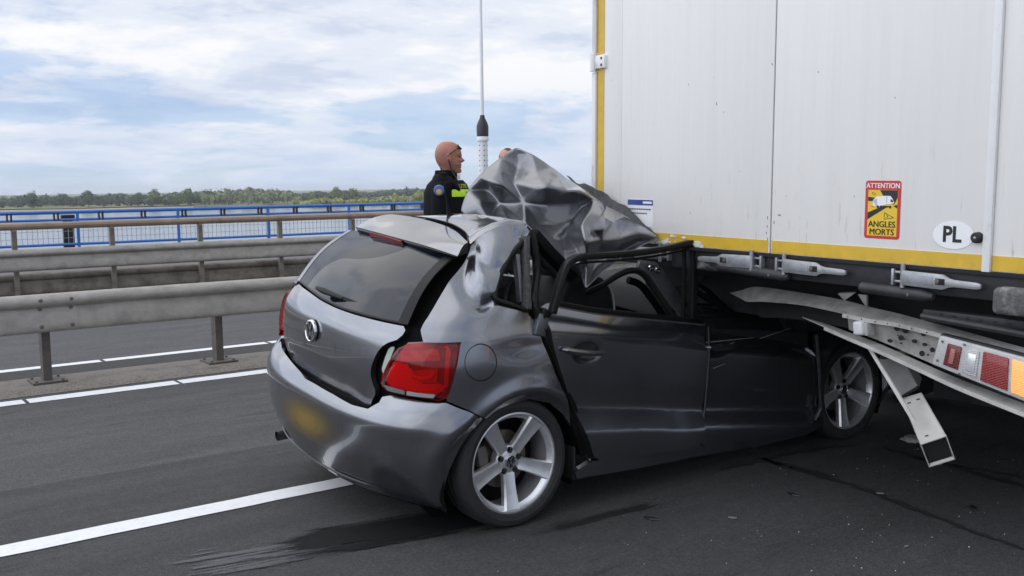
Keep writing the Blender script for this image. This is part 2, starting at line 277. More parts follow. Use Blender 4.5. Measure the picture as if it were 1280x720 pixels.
LIN_A = [(0.97,-0.038,1.601),(1.05,-0.077,1.564),(1.09,-0.202,1.518),(1.1,-0.319,1.461),(1.11,-0.468,1.386),(1.115,-0.632,1.28)]
LIN_B = [(0.95,-0.178,1.53),(1.03,-0.177,1.502),(1.07,-0.243,1.443),(1.08,-0.368,1.401),(1.09,-0.489,1.344),(1.095,-0.619,1.273)]
UB_TT = [(0.22,0.451,-0.214),(0.2,0.358,-0.193),(0.17,0.224,-0.162),(0.15,-0.063,-0.168),(0.13,-0.304,-0.18),(0.11,-0.463,-0.197),(0.09,-0.597,-0.207),(0.07,-0.722,-0.22),(0.06,-0.904,-0.244),(0.03,-1.207,-0.283)]
UB_TF = [(0.14,0.295,-0.228),(0.12,0.241,-0.234),(0.08,0.093,-0.218),(0.06,-0.134,-0.211),(0.04,-0.37,-0.226),(0.03,-0.518,-0.235),(0.015,-0.647,-0.236),(0.01,-0.76,-0.247),(0,-0.939,-0.268),(-0.03,-1.238,-0.304)]
UB_BT = [(0.16,-0.058,-0.284),(0.14,-0.196,-0.298),(0.12,-0.34,-0.321),(0.09,-0.524,-0.35),(0.07,-0.728,-0.398),(0.05,-0.917,-0.441),(0.02,-1.221,-0.495)]
UB_BF = [(0.15,-0.066,-0.282),(0.06,-0.255,-0.299),(0.03,-0.404,-0.327),(0.01,-0.578,-0.363),(-0.01,-0.778,-0.411),(-0.02,-0.958,-0.458),(-0.05,-1.257,-0.515)]
UB_WT = [(0.07,-0.374,-0.241),(0.06,-0.542,-0.251),(0.045,-0.739,-0.263),(0.04,-0.917,-0.284),(0.01,-1.219,-0.321)]
UB_HOLE = [(0.05,-0.638,-0.263),(0.05,-0.677,-0.268),(0.05,-0.658,-0.302),(0.05,-0.607,-0.321),(0.05,-0.72,-0.309),(0.05,-0.767,-0.317),(0.05,-0.759,-0.272),(0.05,-0.756,-0.356),(0.05,-0.801,-0.335),(0.05,-0.643,-0.292),(0.05,-0.674,-0.306),(0.05,-0.783,-0.358),(0.05,-0.659,-0.325)]
UB_BOX = [(0.03,-0.468,-0.281)]
UB_LAMP = [(-0.015,-0.867,-0.262),(-0.045,-1.246,-0.305),(-0.045,-1.252,-0.471),(-0.015,-0.836,-0.383)]
BR_STRIP = [(0.05,-0.482,-0.361),(0.05,-0.501,-0.361),(-0.02,-0.77,-0.63),(-0.02,-0.755,-0.637)]
BR_A = [(0.16,-0.476,-0.432),(0.16,-0.595,-0.416),(0.1,-0.707,-0.516),(0.1,-0.628,-0.574)]
BR_B = [(0.1,-0.628,-0.574),(0.1,-0.72,-0.534),(-0,-0.896,-0.669),(0,-0.783,-0.728)]
BR_END = [(-0,-0.896,-0.669),(0.06,-0.919,-0.766),(0.06,-0.808,-0.837),(0,-0.783,-0.728)]
WH_PL = [(0.25,-0.187,-0.169),(0.25,-0.282,-0.158),(0.25,-0.223,-0.2),(0.25,-0.295,-0.164),(0.25,-0.341,-0.164),(0.25,-0.343,-0.223)]
EDGE_D = [(-14.509, -13.404), (-13.376, -12.272), (-12.244, -11.14), (-11.112, -10.008), (-9.98, -8.876), (-8.848, -7.743), (-7.716, -6.611), (-6.584, -5.479), (-5.452, -4.347), (-4.32, -3.215), (-3.188, -2.083), (-2.056, -0.951), (-0.924, 0.181), (0.208, 1.313), (1.34, 2.445), (2.472, 3.577), (3.604, 4.709), (4.736, 5.841), (5.868, 6.973), (7.0, 8.105), (8.133, 9.237), (9.265, 10.369), (10.397, 11.501), (11.529, 12.633), (12.661, 13.765), (13.793, 14.898), (14.925, 16.03), (16.057, 17.162), (17.189, 18.294), (18.321, 19.426), (19.453, 20.558), (20.585, 21.69), (21.717, 22.822), (22.849, 23.954), (23.981, 25.086), (25.113, 26.218), (26.245, 27.35), (27.377, 28.482), (28.509, 29.614), (29.641, 30.746), (30.774, 31.878), (31.906, 33.01), (33.038, 34.142), (34.17, 35.274), (35.302, 36.407), (36.434, 37.539), (37.566, 38.671), (38.698, 39.803)]
OPP_D = [(-20.15, -18.585), (-18.55, -16.985), (-16.95, -15.385), (-15.35, -13.785), (-13.75, -12.185), (-12.15, -10.585), (-10.55, -8.985), (-8.95, -7.385), (-7.35, -5.785), (-5.75, -4.185), (-4.15, -2.585), (-2.55, -0.985), (-0.95, 0.615), (0.65, 2.215), (2.25, 3.815), (3.85, 5.415), (5.45, 7.015), (7.05, 8.615), (8.65, 10.215), (10.25, 11.815), (11.85, 13.415), (13.45, 15.015), (15.05, 16.615), (16.65, 18.215), (18.25, 19.815), (19.85, 21.415), (21.45, 23.015), (23.05, 24.615), (24.65, 26.215), (26.25, 27.815), (27.85, 29.415), (29.45, 31.015), (31.05, 32.615), (32.65, 34.215), (34.25, 35.815), (35.85, 37.415), (37.45, 39.015), (39.05, 40.615), (40.65, 42.215), (42.25, 43.815), (43.85, 45.415), (45.45, 47.015), (47.05, 48.615), (48.65, 50.215), (50.25, 51.815), (51.85, 53.415), (53.45, 55.015), (55.05, 56.615)]
STREAKS = [([(1.558, 3.829), (1.877, 3.938), (2.25, 3.871), (2.697, 3.732)], 0.027), ([(1.536, 3.776), (1.849, 3.88), (2.215, 3.812), (2.654, 3.673)], 0.03), ([(1.549, 3.973), (1.921, 4.059), (2.306, 3.994), (2.769, 3.856)], 0.031), ([(1.586, 3.802), (1.881, 3.928), (2.253, 3.861), (2.7, 3.722)], 0.009), ([(1.476, 3.927), (1.872, 3.982), (2.247, 3.916), (2.697, 3.778)], 0.02), ([(1.521, 4.007), (1.957, 3.94), (2.313, 3.905), (2.729, 3.843)], 0.012), ([(1.717, 3.925), (2.022, 3.967), (2.385, 3.932), (2.81, 3.87)], 0.026), ([(1.704, 3.964), (2.029, 3.993), (2.395, 3.96), (2.823, 3.899)], 0.01), ([(1.54, 3.983), (1.957, 3.928), (2.312, 3.893), (2.727, 3.83)], 0.006), ([(1.537, 3.925), (1.937, 3.879), (2.287, 3.842), (2.696, 3.778)], 0.012), ([(1.548, 3.651), (1.828, 3.673), (2.204, 3.642), (2.445, 3.621)], 0.014), ([(1.49, 3.701), (1.817, 3.686), (2.193, 3.656), (2.434, 3.635)], 0.024), ([(1.616, 3.766), (1.898, 3.802), (2.29, 3.776), (2.543, 3.758)], 0.024), ([(1.553, 3.651), (1.83, 3.675), (2.206, 3.644), (2.447, 3.623)], 0.014), ([(1.462, 3.851), (1.854, 3.798), (2.242, 3.772), (2.491, 3.754)], 0.01), ([(1.818, 4.13), (2.145, 4.111), (2.416, 4.046), (2.845, 3.977)], 0.022), ([(1.9, 4.082), (2.168, 4.111), (2.44, 4.046), (2.871, 3.977)], 0.015), ([(1.9, 4.001), (2.14, 4.044), (2.408, 3.979), (2.831, 3.908)], 0.018), ([(1.832, 4.053), (2.126, 4.054), (2.393, 3.989), (2.815, 3.919)], 0.024), ([(1.956, 4.024), (2.174, 4.09), (2.446, 4.025), (2.876, 3.955)], 0.007), ([(1.689, 3.666), (1.901, 3.67), (2.13, 3.658), (2.39, 3.606)], 0.006), ([(1.598, 3.728), (1.879, 3.678), (2.108, 3.666), (2.367, 3.615)], 0.021), ([(1.596, 3.906), (1.936, 3.82), (2.175, 3.812), (2.445, 3.763)], 0.011), ([(1.555, 3.725), (1.859, 3.655), (2.085, 3.643), (2.341, 3.592)], 0.026), ([(1.693, 3.624), (1.889, 3.638), (2.116, 3.625), (2.373, 3.573)], 0.015), ([(1.282, 3.96), (1.549, 3.897), (1.75, 3.857), (1.941, 3.854)], 0.026), ([(1.338, 3.971), (1.576, 3.933), (1.779, 3.893), (1.973, 3.892)], 0.027), ([(1.165, 3.944), (1.496, 3.825), (1.692, 3.784), (1.877, 3.781)], 0.031), ([(1.263, 4.033), (1.561, 3.948), (1.765, 3.909), (1.959, 3.908)], 0.022), ([(1.216, 3.892), (1.503, 3.807), (1.698, 3.766), (1.883, 3.761)], 0.03), ([(1.933, 4.072), (2.221, 4.014), (2.449, 3.951), (2.796, 3.908)], 0.014), ([(1.921, 4.184), (2.253, 4.096), (2.485, 4.034), (2.841, 3.993)], 0.01), ([(2.058, 3.936), (2.233, 3.963), (2.459, 3.9), (2.805, 3.856)], 0.01), ([(2.122, 4.062), (2.307, 4.092), (2.542, 4.029), (2.901, 3.988)], 0.02), ([(1.931, 4.112), (2.234, 4.044), (2.463, 3.982), (2.814, 3.94)], 0.021), ([(2.386, 3.84), (2.757, 3.843), (3.165, 3.847), (3.575, 3.808)], 0.12), ([(2.694, 3.597), (2.713, 3.472), (2.73, 3.405)], 0.03)]
RUNS = [([(3.995, 3.625), (4.371, 3.608), (4.746, 3.568), (5.053, 3.459)], 0.04), ([(4.379, 3.731), (4.329, 3.517), (4.315, 3.293), (4.323, 3.049), (4.264, 2.778), (4.21, 2.532), (4.15, 2.265), (4.112, 2.001)], 0.035), ([(5.063, 3.359), (5.047, 3.045), (5.004, 2.743), (4.983, 2.438)], 0.05), ([(5.017, 3.174), (5.042, 2.947), (5.097, 2.707), (5.118, 2.505)], 0.03), ([(4.34, 3.611), (4.356, 3.376), (4.366, 3.178)], 0.05)]
MAST = (11.350, 16.649)
COP = (4.277, 6.808)
COP2 = (5.289, 7.370)
# ------------------------------------------------------------------ the setting
def nodes_of(m):
    nt = m.node_tree; return nt, nt.nodes.new, nt.links.new, nt.nodes['Principled BSDF']
def asphalt(name, base, split=None):
    """asphalt: fine aggregate, larger patches; split = (Y, base beyond that line) for a newer strip; wet = damp streaks near the car"""
    m = bpy.data.materials.new(name); m.use_nodes = True; nt, N, L, b = nodes_of(m)
    tc = N('ShaderNodeTexCoord')
    def noise(sc, d=4, r=0.6, st=None):
        v = tc.outputs['Object']
        if st: mp = N('ShaderNodeMapping'); mp.inputs['Scale'].default_value = st; L(v, mp.inputs[0]); v = mp.outputs[0]
        n = N('ShaderNodeTexNoise'); n.inputs['Scale'].default_value = sc; n.inputs['Detail'].default_value = d; n.inputs['Roughness'].default_value = r; L(v, n.inputs['Vector']); return n.outputs[0]
    def mrange(v, a, c, lo, hi):
        r = N('ShaderNodeMapRange'); L(v, r.inputs[0]); r.inputs[1].default_value = a; r.inputs[2].default_value = c; r.inputs[3].default_value = lo; r.inputs[4].default_value = hi; return r.outputs[0]
    def mul(a, c):
        n = N('ShaderNodeMath'); n.operation = 'MULTIPLY'
        for i, v in enumerate((a, c)):
            if isinstance(v, float): n.inputs[i].default_value = v
            else: L(v, n.inputs[i])
        return n.outputs[0]
    fine = mrange(noise(105, 3, 0.75), 0.3, 0.7, 0.50, 1.50)
    stones = mul(mrange(noise(260, 1, 0.5), 0.66, 0.72, 1.0, 2.6), mrange(noise(46, 2, 0.6), 0.35, 0.65, 0.82, 1.18))
    mid = mrange(noise(14, 6, 0.65), 0.3, 0.7, 0.86, 1.14)
    big = mrange(noise(0.9, 5, 0.6, (0.25, 1.6, 1)), 0.3, 0.7, 0.84, 1.16)
    blot = mrange(noise(2.2, 7, 0.7, (0.45, 2.2, 1)), 0.58, 0.66, 1.0, 0.66)
    f = mul(mul(mul(mul(fine, mid), big), blot), stones)
    if split:
        sp = N('ShaderNodeSeparateXYZ'); L(tc.outputs['Object'], sp.inputs[0])
        ad = N('ShaderNodeMath'); ad.operation = 'MULTIPLY_ADD'; L(noise(6, 4, 0.6), ad.inputs[0]); ad.inputs[1].default_value = 0.05; L(sp.outputs[1], ad.inputs[2])
        f = mul(f, mrange(ad.outputs[0], split[0], split[0] + 0.03, 1.0, split[1]))
    sc = N('ShaderNodeVectorMath'); sc.operation = 'SCALE'; sc.inputs[0].default_value = base; L(f, sc.inputs['Scale']); L(sc.outputs[0], b.inputs['Base Color'])
    L(mrange(noise(3, 5, 0.6, (0.4, 1.5, 1)), 0.35, 0.65, 0.72, 0.9), b.inputs['Roughness'])
    b.inputs['Specular IOR Level'].default_value = 0.35
    bp = N('ShaderNodeBump'); bp.inputs['Strength'].default_value = 0.8; bp.inputs['Distance'].default_value = 0.005; L(noise(120, 3, 0.7), bp.inputs['Height']); L(bp.outputs[0], b.inputs['Normal'])
    return m
M_ROAD = asphalt('asphalt_near', (0.0475, 0.0468, 0.0465), (5.70, 1.48))
M_ROAD2 = asphalt('asphalt_far', (0.080, 0.079, 0.080))
M_MARK = mat('marking_paint', (0.78, 0.78, 0.78), 0.6, var=0.05, vscale=30, bump=0.3, bscale=160, dirt=((0.30, 0.30, 0.30), 0.35, 14, 0.55))
M_CONC = mat('gravelly_concrete', (0.185, 0.162, 0.142), 0.9, var=0.28, vscale=55, bump=0.9, bscale=70, dirt=((0.06, 0.055, 0.05), 0.7, 5, 0.5))
M_TAR = mat('tar_joint', (0.035, 0.034, 0.034), 0.85, var=0.3, vscale=20, bump=0.5)
M_DECK = mat('deck_concrete', (0.13, 0.125, 0.12), 0.9, var=0.15, vscale=3)

def sheet(name, x0, x1, y0, y1, z, m, nx=1, ny=1):
    vs = [(x0 + (x1 - x0) * i / nx, y0 + (y1 - y0) * j / ny, z) for j in range(ny + 1) for i in range(nx + 1)]
    fs = [(j * (nx + 1) + i, j * (nx + 1) + i + 1, (j + 1) * (nx + 1) + i + 1, (j + 1) * (nx + 1) + i) for j in range(ny) for i in range(nx)]
    return prop(mesh(name, vs, fs, m, None, False), kind='structure')
XA, XB = -70, 140
road = sheet('road', XA, XB, -9.0, 8.24, 0.0, M_ROAD, 30, 4)
deck = prop(MB().bx(XA, XB, -9.4, 28.6, -1.6, -0.02).build('bridge_deck', M_DECK, None, False), kind='structure')
road2 = sheet('opposite_road', XA, XB, 9.36, 14.7, 0.0, M_ROAD2, 30, 1)
path = sheet('path', XA, XB, 14.7, 28.5, -0.004, M_DECK, 30, 1)
median = prop(None or MB().add(*(lambda n: ([(XA + (XB - XA) * i / n, y, z) for i in range(n + 1) for y, z in ((8.235, 0.004), (8.30, 0.012), (8.75, 0.020), (8.96, 0.018), (9.0, 0.004), (9.37, 0.002))], [(i * 6 + k, (i + 1) * 6 + k, (i + 1) * 6 + k + 1, i * 6 + k + 1) for i in range(n) for k in range(4)]))(60)).build('median_strip', M_CONC, None, True, 60), kind='structure')
prop(MB().bx(XA, XB, 8.98, 9.42, -.01, .014).build('drain_channel', M_TAR, None, False), kind='structure')
# loose gravel on the median
def chips(name, n, xr, yr, zf, sr, m, seed):
    r = random.Random(seed); mb = MB()
    for _ in range(n):
        x = r.uniform(*xr); y = r.uniform(*yr); s = r.uniform(*sr); z = zf
        a = r.uniform(0, 6.28); pts = [(x + s * math.cos(a + k * 2.1) * r.uniform(.6, 1.2), y + s * math.sin(a + k * 2.1) * r.uniform(.6, 1.2), z) for k in range(3)]
        mb.add(pts + [(x, y, z + s * r.uniform(.6, 1.1))], [(0, 1, 3), (1, 2, 3), (2, 0, 3)])
    o = mb.build(name, m, None, False); return o
M_GRAV = mat('gravel_stone', (0.25, 0.215, 0.185), 0.9, var=0.5, vscale=25)
prop(chips('gravel', 11000, (-1.5, 5), (8.28, 8.97), 0.011, (0.004, 0.011), M_GRAV, 3), kind='stuff')

# road markings: parts of the road they lie on
def marking(name, x0, x1, y, w, parent, z=0.004, n=16):
    r = random.Random(int((x0 + 100) * 100)); vs = []
    for i in range(n + 1):
        x = x0 + (x1 - x0) * i / n; j = 0.004
        vs += [(x, y - w / 2 + r.uniform(-j, j), z), (x, y + w / 2 + r.uniform(-j, j), z)]
    return mesh(name, vs, [(2 * i, 2 * i + 2, 2 * i + 3, 2 * i + 1) for i in range(n)], M_MARK, parent, False)
marking('lane_line', -6.2, 3.3, 4.715, 0.155, road, n=60)
marking('lane_line', 12.0, 21.5, 4.715, 0.155, road, n=40)
marking('lane_line', -20.0, -11.0, 4.715, 0.155, road, n=40)
for a, c in EDGE_D: marking('edge_line', a, c, 8.05, 0.17, road)
for a, c in OPP_D: marking('edge_line', a, c, 9.53, 0.16, road2)

# wet streaks and runs of fluid on the asphalt (flat stains a few mm above it)
def wet_mat():
    m = bpy.data.materials.new('wet_asphalt'); m.use_nodes = True; nt, N, L, b = nodes_of(m)
    b.inputs['Base Color'].default_value = (0.026, 0.026, 0.027, 1); b.inputs['Roughness'].default_value = 0.55
    tc = N('ShaderNodeTexCoord'); n = N('ShaderNodeTexNoise'); n.inputs['Scale'].default_value = 150; L(tc.outputs['Object'], n.inputs['Vector'])
    bp = N('ShaderNodeBump'); bp.inputs['Strength'].default_value = 0.5; bp.inputs['Distance'].default_value = 0.003; L(n.outputs[0], bp.inputs['Height']); L(bp.outputs[0], b.inputs['Normal'])
    return m
M_WET = wet_mat()
def ribbon(mb, path, w, seed, z=0.005, step=0.03, jag=0.6):
    r = random.Random(seed); P = spline(path, 12); n = len(P); A = []; B = []
    for i, p in enumerate(P):
        t = P[min(i + 1, n - 1)] - P[max(i - 1, 0)]; t = t / (np.linalg.norm(t) + 1e-9); nn = np.array([-t[1], t[0]])
        k = math.sin(math.pi * min(1, max(0, (i + .5) / n))) ** 0.35 * w / 2
        A.append((*(p + nn * k * (1 + r.uniform(-jag, jag))), z)); B.append((*(p - nn * k * (1 + r.uniform(-jag, jag))), z))
    mb.strip(A, B)
def stain(name, c, ang, lx, ly, base, rough, dens, su, sv, u0, u1, seed, strength):
    """a thin wet film: its edge breaks up into streaks along the slope of the road"""
    m = bpy.data.materials.new(name); m.use_nodes = True; nt, N, L, b = nodes_of(m); out = nt.nodes['Material Output']
    b.inputs['Base Color'].default_value = (*base, 1); b.inputs['Roughness'].default_value = rough; b.inputs['Specular IOR Level'].default_value = .25 if rough > .5 else .5
    tc = N('ShaderNodeTexCoord'); sp = N('ShaderNodeSeparateXYZ'); L(tc.outputs['Generated'], sp.inputs[0])
    def Mx(op, a, c_=None, d=None):
        n = N('ShaderNodeMath'); n.operation = op
        for i_, v in enumerate((a, c_, d)):
            if v is None: continue
            if isinstance(v, (int, float)): n.inputs[i_].default_value = v
            else: L(v, n.inputs[i_])
        return n.outputs[0]
    def nz(sc, d=5, r=.6):
        mp = N('ShaderNodeMapping'); mp.inputs['Scale'].default_value = (*sc, 1); mp.inputs['Location'].default_value = (seed, seed * 1.7, 0); L(tc.outputs['Generated'], mp.inputs[0]); n = N('ShaderNodeTexNoise'); n.inputs['Scale'].default_value = 1; n.inputs['Detail'].default_value = d; n.inputs['Roughness'].default_value = r; L(mp.outputs[0], n.inputs['Vector']); return n.outputs[0]
    v = Mx('ABSOLUTE', Mx('SUBTRACT', Mx('MULTIPLY', sp.outputs[1], 2.0), 1.0)); v = Mx('SUBTRACT', 1.0, Mx('POWER', v, 1.6))
    r1 = N('ShaderNodeMapRange'); r1.interpolation_type = 'SMOOTHSTEP'; L(sp.outputs[0], r1.inputs[0]); r1.inputs[1].default_value = u0; r1.inputs[2].default_value = u1
    r3 = N('ShaderNodeMapRange'); r3.interpolation_type = 'SMOOTHSTEP'; L(sp.outputs[0], r3.inputs[0]); r3.inputs[1].default_value = 1.0; r3.inputs[2].default_value = .86
    sh = Mx('MULTIPLY', Mx('MULTIPLY', v, r1.outputs[0]), r3.outputs[0]); t = Mx('ADD', Mx('MULTIPLY', Mx('SUBTRACT', nz((su, sv)), .5), 3.0), Mx('MULTIPLY', Mx('SUBTRACT', nz((su * 3, sv * .35), 3), .5), 1.0)); t = Mx('ADD', t, Mx('MULTIPLY_ADD', sh, dens, -.62))
    r2 = N('ShaderNodeMapRange'); r2.interpolation_type = 'SMOOTHSTEP'; L(t, r2.inputs[0]); r2.inputs[1].default_value = -.05; r2.inputs[2].default_value = .16; r2.inputs[4].default_value = strength
    edge = Mx('GREATER_THAN', sh, .02); fac = Mx('MULTIPLY', r2.outputs[0], edge)
    tr_ = N('ShaderNodeBsdfTransparent'); x = N('ShaderNodeMixShader'); L(fac, x.inputs[0]); L(tr_.outputs[0], x.inputs[1]); L(b.outputs[0], x.inputs[2]); L(x.outputs[0], out.inputs[0])
    tc2 = N('ShaderNodeTexNoise'); tc2.inputs['Scale'].default_value = 120; L(tc.outputs['Object'], tc2.inputs['Vector']); bp = N('ShaderNodeBump'); bp.inputs['Strength'].default_value = .5; bp.inputs['Distance'].default_value = .003; L(tc2.outputs[0], bp.inputs['Height']); L(bp.outputs[0], b.inputs['Normal'])
    o = mesh(name, [(-lx / 2, -ly / 2, 0), (lx / 2, -ly / 2, 0), (lx / 2, ly / 2, 0), (-lx / 2, ly / 2, 0)], [(0, 1, 2, 3)], m, None, False); o.location = c; o.rotation_euler = (0, 0, ang); return prop(o, kind='stuff')
stain('wet_streaks', (2.12, 3.885, .005), math.radians(-11), 1.30, .44, (.006, .006, .0065), .75, 1.42, 2.2, 34, .02, .30, 3.0, .97)
stain('damp_sheen_film', (1.38, 3.99, .0045), math.radians(-11), 1.1, .42, (.058, .058, .062), .34, 1.0, 2.0, 14, .05, .5, 8.0, .75)  # damp film, the sky's sheen on it also painted in as lighter grey
stain('wet_streaks', (2.75, 3.46, .0048), math.radians(-2), 1.3, .16, (.020, .020, .021), .5, .8, 3.0, 14, .2, .6, 5.0, .8)
mb = MB()
for k, (pts, w_) in enumerate(RUNS): ribbon(mb, pts, w_, k + 50, jag=0.9)
prop(mb.build('fluid_run', M_WET, None, False), kind='stuff')
M_CRUMB = mat('glass_crumb', (0.42, 0.43, 0.43), 0.15, spec=0.8)
prop(chips('glass_crumbs', 170, (2.2, 5.4), (1.5, 3.45), 0.002, (0.0014, 0.0050), M_CRUMB, 9), kind='stuff')

# water, far land
M_WATER = mat('river_water', (0.055, 0.075, 0.10), 0.16, spec=0.5, bump=0.35, bscale=0.9, var=0.12, vscale=0.02)
M_FIELD = mat('far_meadow', (0.155, 0.165, 0.065), 0.95, var=0.25, vscale=0.012)
M_SAND = mat('sand_bank', (0.30, 0.24, 0.16), 0.95, var=0.2, vscale=0.05)
WZ0 = -14.0
prop(mesh('water', [(-6000, -5000, WZ0), (6000, -5000, WZ0), (6000, 5000, WZ0), (-6000, 5000, WZ0)], [(0, 1, 2, 3)], M_WATER, None, False), kind='structure')
YAW = math.radians(54.1663)
def far(px, dist):
    """a bearing (in degrees right of the camera heading) and a distance to a spot on the far shore"""
    a = YAW - math.radians(px); return dist * math.cos(a), dist * math.sin(a)
def land(name, m, rows):
    """rows of (bearing, near distance, far distance): a low bank that rises from the water to its top"""
    mb = MB(); vs = []; fs = []
    for i, (b_, d0, d1, h) in enumerate(rows):
        for d, z in ((d0, WZ0 - .2), (d0 + 12, WZ0 + h * .5), (d0 + 60, WZ0 + h), (d1, WZ0 + h + 0.6)):
            x, y = far(b_, d); vs.append((x, y, z))
    for i in range(len(rows) - 1):
        for k in range(3): fs.append((i * 4 + k, (i + 1) * 4 + k, (i + 1) * 4 + k + 1, i * 4 + k + 1))
    return prop(mb.add(vs, fs).build(name, m, None, True, 80, recalc=False), kind='structure')
rr = random.Random(4)
land('far_shore', M_FIELD, [(-70 + i * 2.2, 935 + 14 * math.sin(i * 1.7) + rr.uniform(-6, 6) - (130 if i > 26 else 0) * min(1, (i - 26) / 5), 4600, 1.0) for i in range(56)])
land('sand_bank', M_SAND, [(-40 + i * 1.6, 850 + 14 * math.sin(i * 1.1), 900 + 14 * math.sin(i * 1.1), 0.9) for i in range(15)])

# ------------------------------------------------------------------ trees on the far shore
def leaf_mat(name, c, v=0.3):
    m = mat(name, c, 0.85, spec=0.2, var=v, vscale=0.22); return m
M_LEAF = [leaf_mat('leaf_dark', (0.090, 0.125, 0.080)), leaf_mat('leaf_mid', (0.135, 0.175, 0.065)), leaf_mat('leaf_willow', (0.26, 0.29, 0.165)), leaf_mat('leaf_light', (0.34, 0.35, 0.10))]
M_BARK = mat('bark', (0.09, 0.075, 0.06), 0.9)
def crown_geo(mb, c, r, h, n, rg, s):
    for _ in range(n):
        while True:
            u = [rg.uniform(-1, 1) for _ in range(3)]
            q = sum(k * k for k in u)
            if 0.18 < q < 1: break
        lump = 0.78 + 0.3 * math.sin(u[0] * 4.1 + c[0]) * math.sin(u[1] * 3.7 + c[1]) 
        p = Vector((c[0] + u[0] * r * lump, c[1] + u[1] * r * lump, c[2] + u[2] * h * lump))
        nrm = unit((u[0] + rg.uniform(-.7, .7), u[1] + rg.uniform(-.7, .7), u[2] + rg.uniform(-.3, .9))); a = unit(nrm.cross(Vector((0.3, 0.2, 1)))); b_ = nrm.cross(a); k = s * rg.uniform(.35, .95)
        mb.add([p + a * k, p + b_ * k * .8, p - a * k * .9, p - b_ * k], [(0, 1, 2, 3)])
def tree_obj(label, bearing, dist, r, h, leaf, rg, group, dens=150):
    x, y = far(bearing, dist); z0 = WZ0 + 0.8
    t = thing('broadleaf_tree', label, 'tree', (x, y, z0), group=group)
    mb = MB(); crown_geo(mb, (0, 0, h * .58), r, h * .46, dens, rg, r * .20)
    for k in range(3):
        a = rg.uniform(0, 6.28); crown_geo(mb, (math.cos(a) * r * .6, math.sin(a) * r * .6, h * rg.uniform(.4, .72)), r * .55, h * .25, dens // 4, rg, r * .17)
    mb.build('crown', M_LEAF[leaf], t, False, recalc=False)
    tb = MB().tube([(0, 0, -1.2), (0.1, 0, h * .25), (0, .1, h * .6)], [.45, .36, .15], 6)
    for k in range(4):
        a = k * 1.6; tb.tube([(0, 0, h * .28), (math.cos(a) * r * .35, math.sin(a) * r * .35, h * .5), (math.cos(a) * r * .6, math.sin(a) * r * .6, h * .62)], [.2, .12, .05], 5)
    tb.build('trunk', M_BARK, t)
rg = random.Random(21)
# the woods as one mass
TOPS = [(-34, 11), (-27.2, 11.5), (-25.6, 13.5), (-24.2, 12.5), (-23.1, 10.5), (-22, 13), (-21.1, 14.2), (-19.9, 11.6), (-18.8, 13.5), (-17.8, 15.5), (-15.7, 17.6), (-14, 17.4), (-12.9, 15.5), (-12.2, 12.5), (-11.6, 9.5), (-10.9, 13), (-10.2, 9), (-9.6, 12), (-8.6, 9.5), (-7.8, 8.5), (-6.9, 12), (-5.5, 15.5), (-3, 14), (10, 12), (40, 12)]
def wood(name, leaf, b0, b1, dist, step, hr, rr_, dens):
    """crowns packed along the shore; hr = how much of the wood's height at that bearing they reach"""
    mb = MB(); b_ = b0
    while b_ < b1:
        h = rg.uniform(*hr) * float(np.interp(b_, [t[0] for t in TOPS], [t[1] for t in TOPS])); r = rg.uniform(*rr_); x, y = far(b_, dist + rg.uniform(-25, 60))
        crown_geo(mb, (x, y, WZ0 + 0.6 + h * .5), r, h * .5, dens, rg, r * .22); b_ += step * rg.uniform(.5, 1.6)
    prop(mb.build(name, M_LEAF[leaf], None, False, recalc=False), kind='stuff')
wood('far_wood', 0, -34, -9, 1130, 0.30, (.80, 1.0), (6, 10), 260)
wood('far_wood', 0, -34, -17, 985, 0.30, (.5, .95), (4, 8), 320)
wood('near_wood', 1, -19.2, -13.0, 985, 0.32, (.70, .92), (5, 8), 380)
wood('willow_wood', 2, -16.8, -11.9, 965, 0.30, (.55, .88), (4, 7.5), 420)
wood('shore_scrub', 3, -12.2, 14, 840, 0.26, (.35, .62), (3, 6), 340)
wood('shore_scrub', 1, -11.2, 20, 960, 0.7, (.45, .9), (3, 6), 300)
wood('far_wood', 0, -11, 26, 1400, 0.3, (.8, 1.05), (8, 13), 200)
wood('shore_scrub', 3, 4, 40, 820, 0.4, (.5, .9), (5, 9), 120)
FAR_TREES = [
 (0, -25.6, 975, 15.5, 'round dark broadleaf tree nearest the left edge on the far shore'),
 (0, -24.2, 1000, 13.5, 'low dark broadleaf tree right of the round one at the left edge'),
 (0, -22.9, 960, 15.8, 'broad dark tree above the dark marker post on the far shore'),
 (0, -20.4, 990, 13.0, 'small dark tree just left of the mid green wood on the far shore'),
 (1, -19.6, 965, 16.0, 'tall mid green tree at the left end of the green wood on the far shore'),
 (1, -17.9, 975, 16.4, 'mid green tree between the dark wood and the pale willows'),
 (2, -17.0, 940, 12.5, 'palest round willow at the left front of the willow row'),
 (2, -15.8, 950, 15.0, 'silvery willow second from the left end of the willow row'),
 (2, -14.7, 945, 15.8, 'tallest silvery willow in the middle of the willow row'),
 (2, -13.6, 950, 14.4, 'silvery willow right of the tallest one in the willow row'),
 (2, -12.6, 950, 12.6, 'low silvery willow at the right end of the willow row'),
 (1, -9.9, 930, 15.5, 'thin dark green tree standing up right of the willow row'),
 (1, -9.0, 935, 14.4, 'rounder green tree right of the thin one beyond the railing'),
 (3, -6.6, 830, 9.5, 'yellow green bush at the waterside left of the police officer'),
 (3, -5.2, 825, 12.5, 'tall light green bush next to the police officer on the far shore'),
]
for leaf, b_, d_, hh, lab in FAR_TREES: tree_obj(lab, b_, d_, hh * .42, hh, leaf, rg, 'trees on the far shore', 420)

